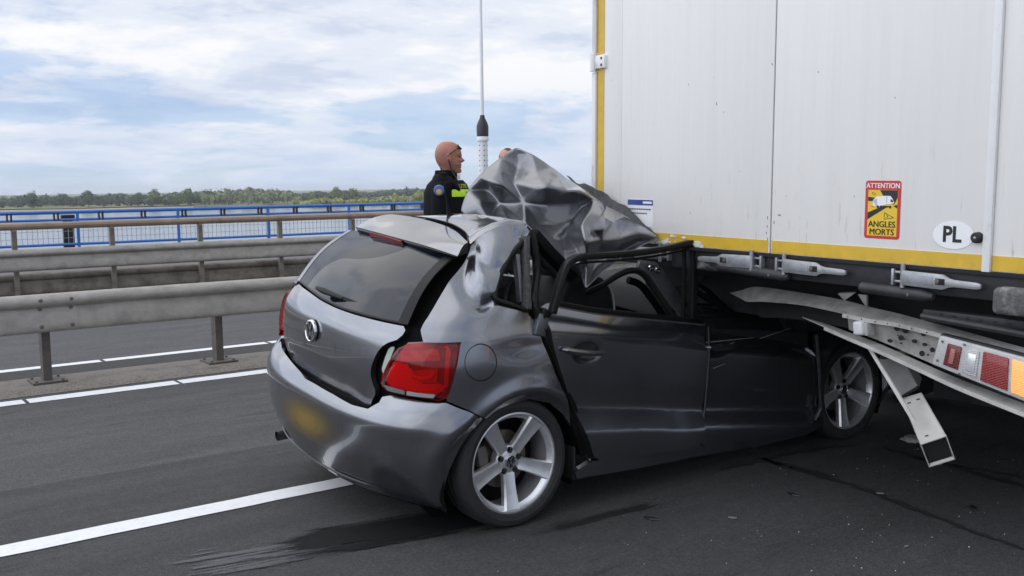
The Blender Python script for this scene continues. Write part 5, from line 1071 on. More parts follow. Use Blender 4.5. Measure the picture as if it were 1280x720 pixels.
# emblem on the tailgate: ring with a V above a W
def emblem(parent, c, R_, nrm, up_, m_ring, m_back, name='emblem'):
    n_ = unit(nrm); ux = unit(Vector(up_).cross(n_)); uy = n_.cross(ux); F = Matrix((ux, uy, n_)).transposed().to_4x4(); F.translation = c
    o = MB().lathe([(R_ * .80, .000), (R_ * .80, .006), (R_ * .86, .009), (R_ * .96, .008), (R_, .003), (R_, -.004)], 32, F).build(name, m_ring, parent)
    MB().lathe([(0, .001), (R_ * .84, .001)], 24, F).build('emblem_back', m_back, o, False)
    mb = MB()
    def stroke(a, b, w_): 
        d = Vector((b[0] - a[0], b[1] - a[1])); q_ = Vector((-d.y, d.x)).normalized() * w_ / 2
        mb.prism([F @ Vector((R_ * (p[0] + s * q_.x), R_ * (p[1] + s * q_.y), .001)) for p, s in ((a, 1), (b, 1), (b, -1), (a, -1))], n_ * .006)
    for s in (-1, 1):
        stroke((s * .33, .76), (0, .10), .15); stroke((s * .73, .38), (s * .36, -.72), .15); stroke((s * .36, -.72), (0, -.02), .15)
    mb.build('letters', m_ring, o, False); return o
emblem(tg, B((-.619, 0, .898)), .055, Vector(BR @ np.array([-1, 0, .06])), (0, .087, 1), M_CHROME, M_BLKP)
# spoiler with the brake light under its lip
sr_ = [spline(P_SPOIF, 6), [], spline(P_SPOI, 6)]
SF, SR = resample(sr_[0], 25), resample(sr_[2], 25); SB_ = resample(spline(P_SPOIB, 6), 25)
rows = []
for t in np.linspace(0, 1, 8):
    r = SF * (1 - t) + SR * t; r[:, 2] += .014 * math.sin(math.pi * t); rows.append(r)
sp_o = loft('roof_spoiler', rows, M_PAINT, tg, 0)
lip_rows = [SR.copy(), SR * .93 + SB_ * .07 + [-.002, 0, -.004], SR * .75 + SB_ * .25 + [.0, 0, -.004]]
loft('spoiler_edge', lip_rows, M_PAINT, sp_o, 0)
loft('spoiler_underside', [SR * .78 + SB_ * .22 + [.003, 0, -.003], SB_, SB_ * [1, .97, 1] + [.045, -.006, .012]], M_BLKP, sp_o, 0)
M_REDL = mat('brake_light_red', (.17, .006, .008), .3, spec=.3)
bk_ = [np.array(p, float) + [-.004, 0, -.008] for p in P_BRAKE]
loft('brake_light', [resample(bk_[:3], 12), resample(bk_[3:][::-1], 12)], M_REDL, sp_o, .006)
loft('spoiler_end_cap', [np.array([SR[-1] + [0, -.004, 0], SF[-1] + [0, -.004, 0]]), np.array([SB_[-1] + [0, -.004, 0], SF[-1] + [0, -.004, -.045]])], M_BLKP, sp_o, .004, False)
# ---- rear bumper
def bump_disp(u, z):
    k = np.abs(u + 1.25); h = arch_flare(u, z) * (u > -.75)
    h = h + .004 * np.exp(-((z - .60) / .03) ** 2) - .005 * np.exp(-((z - .285 - .0 * k) / .010) ** 2) * np.clip((.74 - k) / .12, 0, 1)
    return h
UB2 = U_BUMP + [(-.86, .262), (-1.25, .238), (-1.7, .245), (-2.0, .25)] + mir([(-.306, .428), (-.265, .52), (-.222, .585), (-.178, .632), (-.267, .679), (-.369, .717), (-.485, .721)])[::-1][::-1]
def clean_bump():
    right = [p for p in U_BUMP if p[0] > -1.26]; top = sorted([p for p in right if p[1] > .64 and p[0] < -.6], key=lambda p: p[0])
    rs = [(-.591, .688), (-.597, .709), (-.565, .722), (-.485, .721), (-.417, .717), (-.369, .717), (-.267, .679), (-.178, .632), (-.222, .585), (-.265, .52), (-.306, .428), (-.347, .322), (-.38, .237), (-.424, .25), (-.475, .271), (-.618, .294), (-.837, .283), (-1.167, .257)]
    tp = [(-1.25, .668), (-1.091, .668), (-.862, .662), (-.71, .650), (-.622, .654)]
    half = tp + rs
    return half + [(-1.25, .252)] + [(-2.5 - u, z) for u, z in half[::-1] if u > -1.24 and not (z > .64 and u < -.60)] + [(-1.90, .722), (-1.84, .718), (-1.817, .714), (-1.607, .70), (-1.355, .682)]
bo = panel('rear_bumper', clean_bump(), bump, M_PAINT, car, .024, disp=bump_disp, flange=.03, rounding=0)
def vz(u): return np.interp(u, [-1.25, -.854, -.625, -.481, -.38], [.228, .255, .272, .250, .215])
uu = list(np.linspace(-2.12, -.385, 40)); lowp = [(u, vz(u if u > -1.25 else -2.5 - u) + .012) for u in uu]
panel('bumper_lower_edge', lowp + [(u, z - .050) for u, z in lowp[::-1]], surf('bump', .014), M_PAINT, bo, .03, rounding=0, flange=.02)
panel('bumper_lower_lip', [(u, z - .052) for u, z in lowp] + [(u, z - .085) for u, z in lowp[::-1]], surf('bump', .035), M_BLKP, bo, .03, rounding=0, flange=.02)
panel('splash_strip', [(-1.9, .262), (-1.25, .245), (-.86, .270), (-.62, .284), (-.86, .262), (-1.25, .236), (-1.9, .252)], surf('bump', -.004), mat('grey_trim_line', (.10, .10, .105), .4), bo, .03, rounding=0, flange=.006)
# yellow plate without print, its ochre fading out softly at the edges
def plate_mat():
    """an ochre plate whose colour fades softly into the bumper round it"""
    m = bpy.data.materials.new('soft_edged_yellow_plate'); m.use_nodes = True; nt, N, L, b = nodes_of(m); out = nt.nodes['Material Output']
    tc = N('ShaderNodeTexCoord'); mp = N('ShaderNodeMapping'); L(tc.outputs['Generated'], mp.inputs[0]); mp.inputs['Location'].default_value = (0, -1.0, -1.0); mp.inputs['Scale'].default_value = (0, 2.0, 2.0)
    ln = N('ShaderNodeVectorMath'); ln.operation = 'LENGTH'; L(mp.outputs[0], ln.inputs[0])
    r = N('ShaderNodeMapRange'); r.interpolation_type = 'SMOOTHSTEP'; L(ln.outputs['Value'], r.inputs[0]); r.inputs[1].default_value = .98; r.inputs[2].default_value = .05; r.inputs[4].default_value = .72
    b.inputs['Base Color'].default_value = (.27, .185, .045, 1); b.inputs['Roughness'].default_value = .5
    t = N('ShaderNodeBsdfTransparent'); x = N('ShaderNodeMixShader'); L(r.outputs[0], x.inputs[0]); L(t.outputs[0], x.inputs[1]); L(b.outputs[0], x.inputs[2]); L(x.outputs[0], out.inputs[0]); return m
panel('number_plate', [(-1.66, .36), (-1.66, .58), (-.74, .60), (-.74, .38)], surf('bump', -.004), plate_mat(), bo, .03, rounding=0, flange=0, disp=bump_disp)
MB().tube([B((-.40, .50, .235)), B((-.575, .50, .225))], .026, 14, cap=False).build('exhaust_pipe', mat('exhaust_steel', (.10, .10, .10), .4, metal=.8), car)
# ---- tail lamps
def lens_red():
    m = bpy.data.materials.new('tail_lens_red'); m.use_nodes = True; nt, N, L, b = nodes_of(m); out = nt.nodes['Material Output']
    t = N('ShaderNodeBsdfTransparent'); t.inputs[0].default_value = (.94, .022, .020, 1); g = N('ShaderNodeBsdfGlossy'); g.inputs['Roughness'].default_value = .03; g.inputs['Color'].default_value = (1, 1, 1, 1)
    f = N('ShaderNodeFresnel'); f.inputs[0].default_value = 1.5; x = N('ShaderNodeMixShader'); L(f.outputs[0], x.inputs[0]); L(t.outputs[0], x.inputs[1]); L(g.outputs[0], x.inputs[2]); L(x.outputs[0], out.inputs[0]); nt.nodes.remove(b); return m
M_LENS = lens_red()
M_REFL = mat('lamp_reflector', (.88, .88, .88), .35, bump=.4, bscale=120); M_REFD = mat('lamp_chamber_dark', (.36, .20, .20), .4); M_REFM = mat('lamp_chamber_mid', (.66, .50, .50), .35, bump=.3, bscale=150)
def inset_poly(poly, k): c = np.mean(poly, 0); return [tuple(c + (np.array(p) - c) * k) for p in poly]
def tail_lamp(mirror):
    Q = lambda p, s, d, m, par, nm, **kw: panel(nm, mir(p) if mirror else p, surf('body', d), m, par, s, rounding=kw.get('r', 0), flange=kw.get('fl', .008))
    o = Q(inset_poly(U_LAMP, .99), .02, -.004, M_LENS, car, 'tail_lamp', fl=.02, r=1)
    prop(o, 'glossy red tail lamp with a clear strip at its foot')
    Q(inset_poly(U_LAMP, .985), .03, .028, M_REFD, o, 'lamp_back', fl=.001)
    Q([(-.535, .925), (-.405, .948), (-.390, .900), (-.530, .880)], .02, .010, M_REFM, o, 'upper_strip')
    Q([(-.560, .872), (-.505, .872), (-.485, .815), (-.445, .795), (-.385, .800), (-.375, .765), (-.44, .758), (-.555, .758), (-.590, .782)], .02, .012, M_REFL, o, 'reflector')
    ring = [(-.452 + .048 * math.cos(a), .855 + .042 * math.sin(a)) for a in np.linspace(math.pi, 2 * math.pi, 10)] + [(-.452 + .034 * math.cos(a), .857 + .028 * math.sin(a)) for a in np.linspace(2 * math.pi, math.pi, 10)]
    Q(ring, .015, .006, M_REFL, o, 'lamp_ring', r=0)
    Q([(-.388, .955), (-.372, .955), (-.372, .800), (-.405, .765), (-.56, .752), (-.56, .746), (-.398, .752), (-.358, .795), (-.356, .94), (-.37, .966)], .015, .004, M_REFL, o, 'light_guide', r=0)
    Q([(-.490, .845), (-.40, .865), (-.40, .80), (-.47, .80)], .02, .014, M_REFM, o, 'bulb_cup')
    Q([(-.585, .768), (-.500, .760), (-.500, .743), (-.565, .746)], .015, -.0065, mat('clear_strip', (.16, .16, .17), .2, coat=.8, bump=.3, bscale=200), o, 'reverse_strip')
    Q([(-.492, .759), (-.395, .757), (-.402, .741), (-.492, .742)], .015, -.0065, mat('clear_strip_pale', (.30, .30, .31), .2, coat=.8, bump=.3, bscale=200), o, 'reverse_strip')
    return o
tail_lamp(False); tail_lamp(True)
panel('lamp_edge_marker', [(-.598, .925), (-.572, .935), (-.595, .845), (-.612, .80), (-.625, .82)], surf('body', .026), mat('pale_green_label', (.42, .50, .45), .5), car, .02, flange=.004)
# ---- doors
def sm(x, a, b): t = np.clip((x - a) / (b - a), 0, 1); return t * t * (3 - 2 * t)
def door_surf(rear):
    def S(x, z):
        x = np.asarray(x, float); z = np.asarray(z, float)
        zc = .997 - .174 * (x - .168); y = -.842 + .80 * np.log1p(np.exp((z - zc) / .006)) * .006
        z1 = .607 - .15 * (x - .41); z2 = .477 - .125 * (x - .436)
        y = y + .012 * (1 - sm(z, z1 - .01, z1 + .14)) - .040 * (1 - np.clip((z - z2) / (z1 - z2), 0, 1)) + .10 * np.clip(z2 - .03 - z, 0, .2)
        if rear:
            y = y - .030 * sm(x, .75, 1.18) - .012 * (1 - sm(x, .18, .45)) 
            y = y + .006 * np.exp(-((x - .98) ** 2 + (z - .46) ** 2) / .01) + .004 * np.sin(x * 14 + z * 5) * sm(z, .75, 1.0)
            h = P_HOLE[0]
        else:
            h = P_HOLE[1]; y = y + .004 * np.sin(x * 9 + 1) * sm(z, .6, .85) + .008 * np.exp(-((x - 1.7) / .25) ** 2) * sm(z, .75, .95) + .012 * sm(x, 2.05, 2.2)
        y = y + .024 * np.exp(-(((x - h[0]) / .075) ** 2 + ((z - h[2]) / .036) ** 2) ** 2)
        return np.stack([x, y, z], -1)
    return S
dr = panel('rear_door', D_REAR, door_surf(True), M_PAINT, car, .018, flange=.035); prop(dr, 'rear door sprung open along its back edge, its window gone')
df = panel('front_door', D_FRONT, door_surf(False), M_PAINT, car, .022, flange=.03); prop(df, 'front door scratched and pushed in under the trailer')
panel('rear_door', D_REAR, door_surf(True), M_PAINT, car, .05, mirror=True); panel('front_door', D_FRONT, door_surf(False), M_PAINT, car, .05, mirror=True)
for sgn in (False, True):
    panel('sill', D_SILL, lambda x, z: np.stack([x, -.836 + .12 * np.clip(.25 - z, 0, 1), z], -1), M_PAINT, car, .03, mirror=sgn, flange=.03, rounding=0)
    panel('front_wing', D_FENDER, lambda x, z: np.stack([x, -.83 + .25 * np.clip(z - .7, 0, 1) + 0 * x, z], -1), M_PAINT, car, .04, mirror=sgn, flange=.02)
MB().box((0, 0, 0), (.07, .035, .012)).build('sill_tear', M_GREYIN, car, True, bevel=.004).location = B((1.12, -.85, .305))
mb = MB()
for a, b in (((1.18, .845), (1.55, .835)), ((1.20, .80), (1.40, .825)), ((1.60, .825), (1.85, .86)), ((1.25, .70), (1.34, .715))): mb.add([B((a[0], -.852, a[1] + .002)), B((b[0], -.852, b[1] + .001)), B((b[0], -.852, b[1] - .001)), B((a[0], -.852, a[1] - .002))], [(0, 1, 2, 3)])
mb.build('scratch', mat('pale_scratch', (.35, .35, .36), .5), df, False, recalc=False)
MB().tube([B((x, -.846, z)) for x, z in ((2.10, .80), (2.165, .55), (2.205, .35), (2.16, .285))], .010, 6).build('door_edge', M_GREYIN, df)
def handle(P, parent, name='handle'):
    Q = [B(p) + Vector((0, -.012, 0)) for p in P]
    o = MB().tube([Q[0] + Vector((-.004, .016, 0)), Q[0], Q[1], Q[2], Q[3], Q[3] + Vector((.004, .016, 0))], [.012, .017, .022, .022, .018, .012], 10, flat=.75).build(name, M_PAINT, parent)
    return o
handle(P_HANDLE, dr); handle(P_FHANDLE, df)
MB().tube([B((P_HOLE[0][0] - .05, -.836, P_HOLE[0][2] - .032)), B((P_HOLE[0][0], -.836, P_HOLE[0][2] - .042)), B((P_HOLE[0][0] + .05, -.836, P_HOLE[0][2] - .034))], .006, 6).build('handle_cup_lip', M_PAINT, dr)
MB().bar([B((x, y, z)) for x, y, z in ((1.196, -.846, .93), (1.200, -.850, .80), (1.203, -.850, .62), (1.203, -.846, .42), (1.185, -.840, .30))], .014, .020, (0, 1, 0)).build('door_gap', M_SEAL, dr, True)
MB().tube([B((x, y, z)) for x, y, z in ((1.166, -.873, .93), (1.183, -.876, .79), (1.184, -.876, .62), (1.184, -.872, .42), (1.166, -.862, .31))], .0035, 6).build('door_edge', M_GREYIN, dr)  # thin pale tube put in as the highlight along the door's edge
# door window frame, belt strip
FR = [B(p) for p in spline(P_FRAME, 5)]
fo = MB().bar(FR, .030, .037, (0, 1, 0)).build('window_frame', M_BLKP, dr, True, bevel=.003)
MB().bar([p + Vector((.02, .016, -.030)) for p in FR[14:]], .010, .008, (0, 1, 0)).build('frame_lip', M_SEAL, fo, True)
F2 = [B(p) for p in spline(P_FRAME2, 5)]
MB().bar([p + Vector((.022, 0, .01)) for p in F2], .036, .040, (0, 1, 0)).build('window_frame', M_BLKP, dr, True, bevel=.003)
MB().bar([p + Vector((-.028, .012, 0)) for p in F2], .014, .018, (0, 1, 0)).build('frame_lip', M_SEAL, fo, True)
BL = [B(p) for p in spline(P_BELT, 5)]
MB().bar([p + Vector((0, .010, -.002)) for p in BL], .030, .024, (0, 1, 0)).build('belt_seal', M_SEAL, dr, True, bevel=.005)
MB().bar([p + Vector((0, -.001, -.017)) for p in BL], .008, .007, (0, 1, 0)).build('belt_edge', M_GREYIN, dr, True)
MB().bar([B((.155, -.80, 1.09)), B((.135, -.79, 1.02)), B((.20, -.80, .86)), B((.30, -.80, .64)), B((.43, -.80, .36))], .05, .06, (0, 1, 0)).build('door_edge_seal', M_SEAL, dr, True, bevel=.01)
mb = MB(); mb.bx(-.03, .03, -.015, .015, -.05, .05); hk = mb.build('door_latch', M_GREYIN, dr, True, bevel=.006); hk.location = B((.125, -.812, 1.02)); hk.rotation_euler = (0, .3, 0)
# ---- opening behind the door: seals, pillar, bent rails
def tube_part(P, r, name, m, n=6, flat=1.0, sub=5): return MB().tube([B(p) for p in spline(P, sub)], r, n, flat=flat).build(name, m, car)
tube_part(P_QSEAL, .013, 'quarter_window_seal', M_SEAL, 8); tube_part(P_DSEAL, .020, 'door_opening_seal', M_SEAL, 8)
MB().bar([B(p) for p in P_CPOST], .026, .05, (0, 1, 0)).build('pillar_strut', mat('torn_trim_grey', (.055, .055, .055), .8, var=.5, vscale=60, bump=.6, bscale=90), car, True, bevel=.004)
MB().bar([B(p) for p in P_CPOST2], .02, .035, (0, 1, 0)).build('pillar_strut', M_GREYIN, car, True, bevel=.004)
MB().bar([B(p) for p in P_DIAG], .05, .075, (0, 1, 0)).build('bent_roof_rail', M_INNER, car, True, bevel=.01)
MB().bar([B(p) for p in P_DIAG2], .05, .07, (0, 1, 0)).build('bent_roof_rail', mat('grey_trim_inner', (.06, .06, .062), .7, var=.3, vscale=20), car, True, bevel=.01)
ps = [B(p) for p in P_BPIL]
o = MB().prism(ps, (.03, .05, .01)).build('centre_pillar', M_GREYIN, car, True, bevel=.006); prop(o, 'bent grey centre pillar with two bolt holes')
for p in P_BHOLE: MB().lathe([(.006, .012), (.017, .010), (.017, 0), (0, 0)], 12, Matrix.Translation(B(p) + Vector((0, -.012, 0))) @ Matrix.Rotation(math.pi / 2, 4, 'X')).build('bolt', M_CHROME, o)
tube_part(P_SEALB, .016, 'pillar_seal', M_SEAL, 8); tube_part(P_SEALB2, .020, 'torn_headlining_trim', M_INNER, 8)
tube_part([(1.0, -.55, 1.22), (1.09, -.60, 1.10), (1.2, -.66, .96)], .014, 'pillar_edge', M_GREYIN); tube_part([(1.04, -.5, 1.20), (1.14, -.56, 1.08), (1.24, -.62, .95)], .012, 'cable', M_SEAL)
# seats and cabin
M_CAB = mat('cabin_black', (.014, .014, .015), .85, var=.3, vscale=10)
st_ = MB().prism([B(p) for p in P_SEAT], Vector((.10, .42, .02))).build('front_seat', M_FAB, car, True, bevel=.03, seg=3)
tube_part(P_PIPING, .005, 'seat_piping', mat('white_piping', (.62, .62, .60), .6), 6)
MB().bx(0, .12, -.16, .16, 0, .20).build('head_restraint', M_FAB, st_, True, bevel=.045, seg=4).location = B((.62, -.22, 1.12))
MB().prism([B(p) for p in ((.10, -.68, .55), (.10, -.68, 1.02), (.02, -.68, 1.08), (-.05, -.68, 1.05), (-.02, -.68, .55))], Vector((0, 1.30, .11))).build('rear_seat', M_FAB, car, True, bevel=.03)
mb = MB(); mb.prism([B(p) for p in ((-.34, -.62, .30), (3.0, -.62, .24), (3.0, -.62, .36), (-.34, -.62, .40))], Vector((0, 1.24, .11))); mb.prism([B(p) for p in ((2.0, -.74, .3), (2.15, -.74, .3), (2.10, -.74, .88), (1.95, -.74, .88))], Vector((0, 1.48, .13)))
mb.build('cabin_tub', M_CAB, car, False)
mb = MB()
for P in ([(.50, -.80, .36), (2.1, -.80, .36), (2.1, -.79, .80), (1.2, -.775, .90), (.2, -.77, 1.00), (.20, -.79, .85), (.36, -.80, .62)],): mb.prism([B(p) for p in P], Vector((0, .06, .0)))
mb.build('door_inner', M_CAB, car, False)
MB().prism([B(p) for p in ((1.55, -.66, .80), (2.05, -.66, .80), (2.0, -.66, .98), (1.6, -.66, .95))], Vector((0, 1.32, .115))).build('dashboard', M_CAB, car, True, bevel=.03)
MB().prism([B(p) for p in ((-.30, -.6, 1.0), (.1, -.6, 1.0), (.1, -.6, 1.03), (-.30, -.6, 1.03))], Vector((0, 1.2, .10))).build('parcel_shelf', M_CAB, car, False)
# crushed front: bonnet, front bumper, windscreen frame, black strips dragged along the trailer
loft('bonnet', [np.array([(x, y, .93 - .09 * (x - 1.9) - .12 * (abs(y) / .8) ** 2 - .25 * max(0, x - 2.85) ** 1.5) for y in np.linspace(-.74, .74, 15)]) for x in np.linspace(1.9, 3.2, 9)], M_PAINT, car, .006)
panel('front_bumper', [(-2.25, .22), (-2.25, .66), (-.25, .66), (-.25, .22)], lambda u, z: (lambda P: P * [-1, 1, 1] + [2.60, 0, 0])(bump(u, z)), M_PAINT, car, .06, rounding=0)
for P, r_ in (([(1.10, -.80, 1.12), (1.30, -.78, 1.03), (1.50, -.74, .96), (1.75, -.70, .93)], .026), ([(1.12, -.74, 1.16), (1.28, -.72, 1.10), (1.45, -.70, 1.0), (1.62, -.68, .95)], .020), ([(1.15, -.70, 1.02), (1.35, -.70, 1.0), (1.6, -.66, .96)], .018)): tube_part(P, r_, 'torn_windscreen_trim', M_SEAL, 8, .5)
mb = MB(); r_ = random.Random(14)
for _ in range(26):
    c = B((r_.uniform(1.12, 1.9), r_.uniform(-.66, -.50), r_.uniform(.93, 1.10))); a = Vector((r_.uniform(-.1, .1), r_.uniform(-.06, .06), r_.uniform(-.05, .05))); b = Vector((r_.uniform(-.06, .06), r_.uniform(-.05, .05), r_.uniform(-.05, .05)))
    mb.add([c, c + a, c + a + b, c + b * 1.2], [(0, 1, 2), (0, 2, 3)])
prop(mb.build('torn_metal_scraps', M_GREYIN, car, False, recalc=False), kind='stuff')
# ---- what is left of the roof, and the part folded up against the trailer
QT = [surf('body')([u], [z])[0] for u, z in (U_QUART[33], U_QUART[32], U_QUART[31], U_QUART[30], U_QUART[29], U_QUART[28])]
rows = []
for k, R0 in enumerate(QT):
    t = k / 5; ys = [R0[1], R0[1] + .05, -.42, -.25, -.05, .15, .38, .60]
    cz = [R0[2], R0[2] + .012 + .006 * t, 1.402 * (1 - t) + 1.458 * t, 1.425 * (1 - t) + 1.456 * t, 1.434 * (1 - t) + 1.446 * t, 1.405 * (1 - t) + 1.415 * t, 1.32 * (1 - t) + 1.34 * t, 1.20]
    dx = [0, .02, .07, .085, .03, -.03, -.05, -.08]
    rows.append(np.array(spline([(R0[0] + d * (1 - t) + (.0 if i < 2 else .03 * t), y, z) for i, (y, z, d) in enumerate(zip(ys, cz, dx))], 6)))
rows2 = [np.array([np.array(p) for p in col]) for col in rows]
ro = loft('roof_rear', rows2, M_PAINT, car, 0)
MB().tube([B((p[0], p[1], p[2] + .001)) for p in rows2[0][4:30]], .0032, 5).build('roof_seam', M_SEAL, ro)
MB().tube([B(p) for p in AERIAL], [.016, .012, .006, .0035, .003], 8).build('aerial', M_SEAL, ro)
def crumpled(name, V, F, C, m, levels, seed, amp):
    me = bpy.data.meshes.new(name); me.from_pydata([tuple(v) for v in V], [], [tuple(f) for f in F]); o = link_mesh(name, me, m, car)
    bm = bmesh.new(); bm.from_mesh(me); cl = bm.edges.layers.float.new('crease_edge'); cs = {tuple(sorted(e)) for e in C}; r = random.Random(seed)
    bmesh.ops.recalc_face_normals(bm, faces=bm.faces)
    for e in bm.edges:
        k = tuple(sorted(v.index for v in e.verts)); e[cl] = r.uniform(.55, .95) if k in cs else (.8 if len(e.link_faces) == 1 else 0.0)
    bm.to_mesh(me); bm.free()
    def sub_mesh(kind):
        s = o.modifiers.new('smooth', 'SUBSURF'); s.subdivision_type = kind; s.levels = s.render_levels = levels
        bpy.context.view_layer.update(); dg = bpy.context.evaluated_depsgraph_get(); nm = bpy.data.meshes.new_from_object(o.evaluated_get(dg)); o.modifiers.clear(); return nm
    flat = sub_mesh('SIMPLE'); nm = sub_mesh('CATMULL_CLARK')          # sheet metal: nearly flat facets that turn sharply at the folds
    n = len(nm.vertices); a = np.empty(n * 3); b = np.empty(n * 3); flat.vertices.foreach_get('co', a); nm.vertices.foreach_get('co', b); nm.vertices.foreach_set('co', a * (1 - amp) + b * amp); nm.update()
    o.data = nm
    bm = bmesh.new(); bm.from_mesh(nm); bmesh.ops.recalc_face_normals(bm, faces=bm.faces)
    bmesh.ops.smooth_vert(bm, verts=bm.verts, factor=.5, use_axis_x=True, use_axis_y=True, use_axis_z=True)
    bmesh.ops.solidify(bm, geom=bm.faces[:], thickness=.003); bm.to_mesh(nm); bm.free()
    nm.polygons.foreach_set('use_smooth', [True] * len(nm.polygons)); return o
cr_ = crumpled('crumpled_roof', ROOF_V, ROOF_F, ROOF_C, M_PAINT2, 3, 3, .56); prop(cr_, 'roof skin folded up into a crumpled peak against the trailer')
A_ = [Vector(p) for p in LIN_A]; B_ = [Vector(p) for p in LIN_B]
mb = MB(); r_ = random.Random(2); n_ = 26
SA = resample(spline(A_, 6), n_); SB2 = resample(spline(B_, 6), n_)
mb.strip([Vector(p) + Vector((0, 0, r_.uniform(-.012, .010))) for p in SA], [Vector(p) for p in SB2]); o = mb.build('torn_roof_edge', mat('dull_roof_underside', (.05, .052, .056), .6, metal=.4, var=.4, vscale=30), car, False)
# ---- wheels
def make_wheel():
    t0 = MB().lathe([(.232, -.085), (.240, -.100), (.262, -.106), (.284, -.100), (.296, -.085), (.3005, -.066), (.3015, -.045), (.295, -.043), (.295, -.037), (.302, -.035), (.303, -.006), (.296, -.004), (.296, .004), (.303, .006), (.302, .035), (.295, .037), (.295, .043), (.3015, .045), (.3005, .066), (.296, .085), (.284, .100), (.262, .106), (.240, .100), (.232, .085)], 64, Matrix.Rotation(math.pi / 2, 4, 'X')).build('wheel', M_TYRE, car, True, 28)
    # rim: y-negative is the outer face
    rim = MB().lathe([(.236, .088), (.226, .090), (.222, .075), (.205, .060), (.200, .0), (.205, -.05), (.213, -.078), (.216, -.088), (.226, -.094), (.233, -.093), (.236, -.086)][::-1], 56, Matrix.Rotation(-math.pi / 2, 4, 'X') @ Matrix.Scale(-1, 4, (0, 0, 1))).build('rim', M_RIM, t0, True, 40)
    for k in range(5):
        a = math.radians(-92 + 72 * k); R3 = Matrix.Rotation(a, 4, 'Z')
        prof = [(.030, .034, .045), (.055, .031, .052), (.10, .031, .060), (.15, .035, .069), (.19, .040, .078), (.219, .045, .086)]
        vs = []; fs = []
        for r_, hw, d in prof:
            for (tt, yy) in ((-hw, d - .035), (-hw, d - .012), (-hw * .82, d - .0015), (-hw * .30, d - .0045), (hw * .30, d - .0045), (hw * .82, d - .0015), (hw, d - .012), (hw, d - .035)):
                p = R3 @ Vector((r_, tt, 0)); vs.append((p.x, -yy, p.y))
        n = 8
        for i in range(len(prof) - 1):
            for j in range(n): fs.append((i * n + j, (i + 1) * n + j, (i + 1) * n + (j + 1) % n, i * n + (j + 1) % n))
        fs += [tuple(range(n)), tuple((len(prof) - 1) * n + j for j in range(n))]
        MB().add(vs, fs).build('spoke', M_RIM, t0, True, 28)
        b_ = math.radians(-92 + 36 + 72 * k); c = Vector((.052 * math.cos(b_), -.046, .052 * math.sin(b_)))
        MB().lathe([(0, .0), (.0085, .0), (.0085, .012), (.005, .013), (0, .009)], 8, Matrix.Translation(c) @ Matrix.Rotation(math.pi / 2, 4, 'X')).build('wheel_bolt', M_DARK, t0)
        MB().lathe([(.010, .0075), (.0145, .0085), (.0145, 0), (0, -.001)], 12, Matrix.Translation(c + Vector((0, .003, 0))) @ Matrix.Rotation(math.pi / 2, 4, 'X')).build('bolt_well', M_BLKP, t0)
    MB().lathe([(0, .050), (.030, .050), (.060, .046), (.072, .038), (.074, .0), (0, 0)], 24, Matrix.Rotation(math.pi / 2, 4, 'X')).build('hub', M_RIM, t0)
    emblem(t0, Vector((0, -.0515, 0)), .030, (0, -1, 0), (0, 0, 1), M_CHROME, M_BLKP, 'hub_cap')
    MB().lathe([(.05, -.012), (.135, -.012), (.135, .012), (.05, .012)], 32, Matrix.Rotation(math.pi / 2, 4, 'X') @ Matrix.Translation((0, 0, -.025)), True).build('brake_disc', M_DISC, t0)
    MB().lathe([(0, -.06), (.199, -.06), (.199, -.055), (0, -.055)], 24, Matrix.Rotation(math.pi / 2, 4, 'X')).build('back_plate', M_INNER, t0)
    cp = MB().box((0, 0, 0), (.055, .05, .13)).build('brake_caliper', mat('caliper_grey', (.14, .13, .12), .6, metal=.4), t0, True, bevel=.012); cp.location = (-.125, .002, .02); cp.rotation_euler = (0, -.15, 0)
    return t0
wr = make_wheel(); wr.location = (.022, -.735, .300)
for loc, rz, ry in (((.022, .735, .300), math.pi, .3), ((2.525, -.722, .298), math.radians(-2), .05), ((2.525, .735, .30), math.pi, .7)):
    c = copy_tree(wr, car); c.location = loc; c.rotation_euler = (0, ry, rz) if abs(rz) < 1 else (0, 0, rz)
for x in (.022, 2.525):
    for s in (-1, 1):
        mb = MB(); R_ = .375; vs = []; n = 18
        for k in range(n + 1):
            a = math.radians(-20 + 220 * k / n)
            for y in (-.79, -.52): vs.append(B((x + R_ * math.cos(a), y * (-s), .33 + R_ * math.sin(a) * .97)))
        mb.add(vs, [(2 * k, 2 * k + 1, 2 * k + 3, 2 * k + 2) for k in range(n)]); ln_ = mb.build('wheel_arch_liner', M_INNER, car, False); MB().prism([B((x + R_ * math.cos(k * .52), -s * .50, .33 + R_ * math.sin(k * .52))) for k in range(12)], (0, .01, 0)).build('liner_back', M_INNER, ln_, False)
MB().tube([(.022, -.72, .3), (.022, .72, .3)], .05, 8).build('axle', M_INNER, car)
# mud guard flap behind the rear wheel
MB().bx(-.006, .006, -.08, .08, -.09, .07).build('splash_guard', M_RUB, car, True, bevel=.003).location = (.385, -.73, .24)
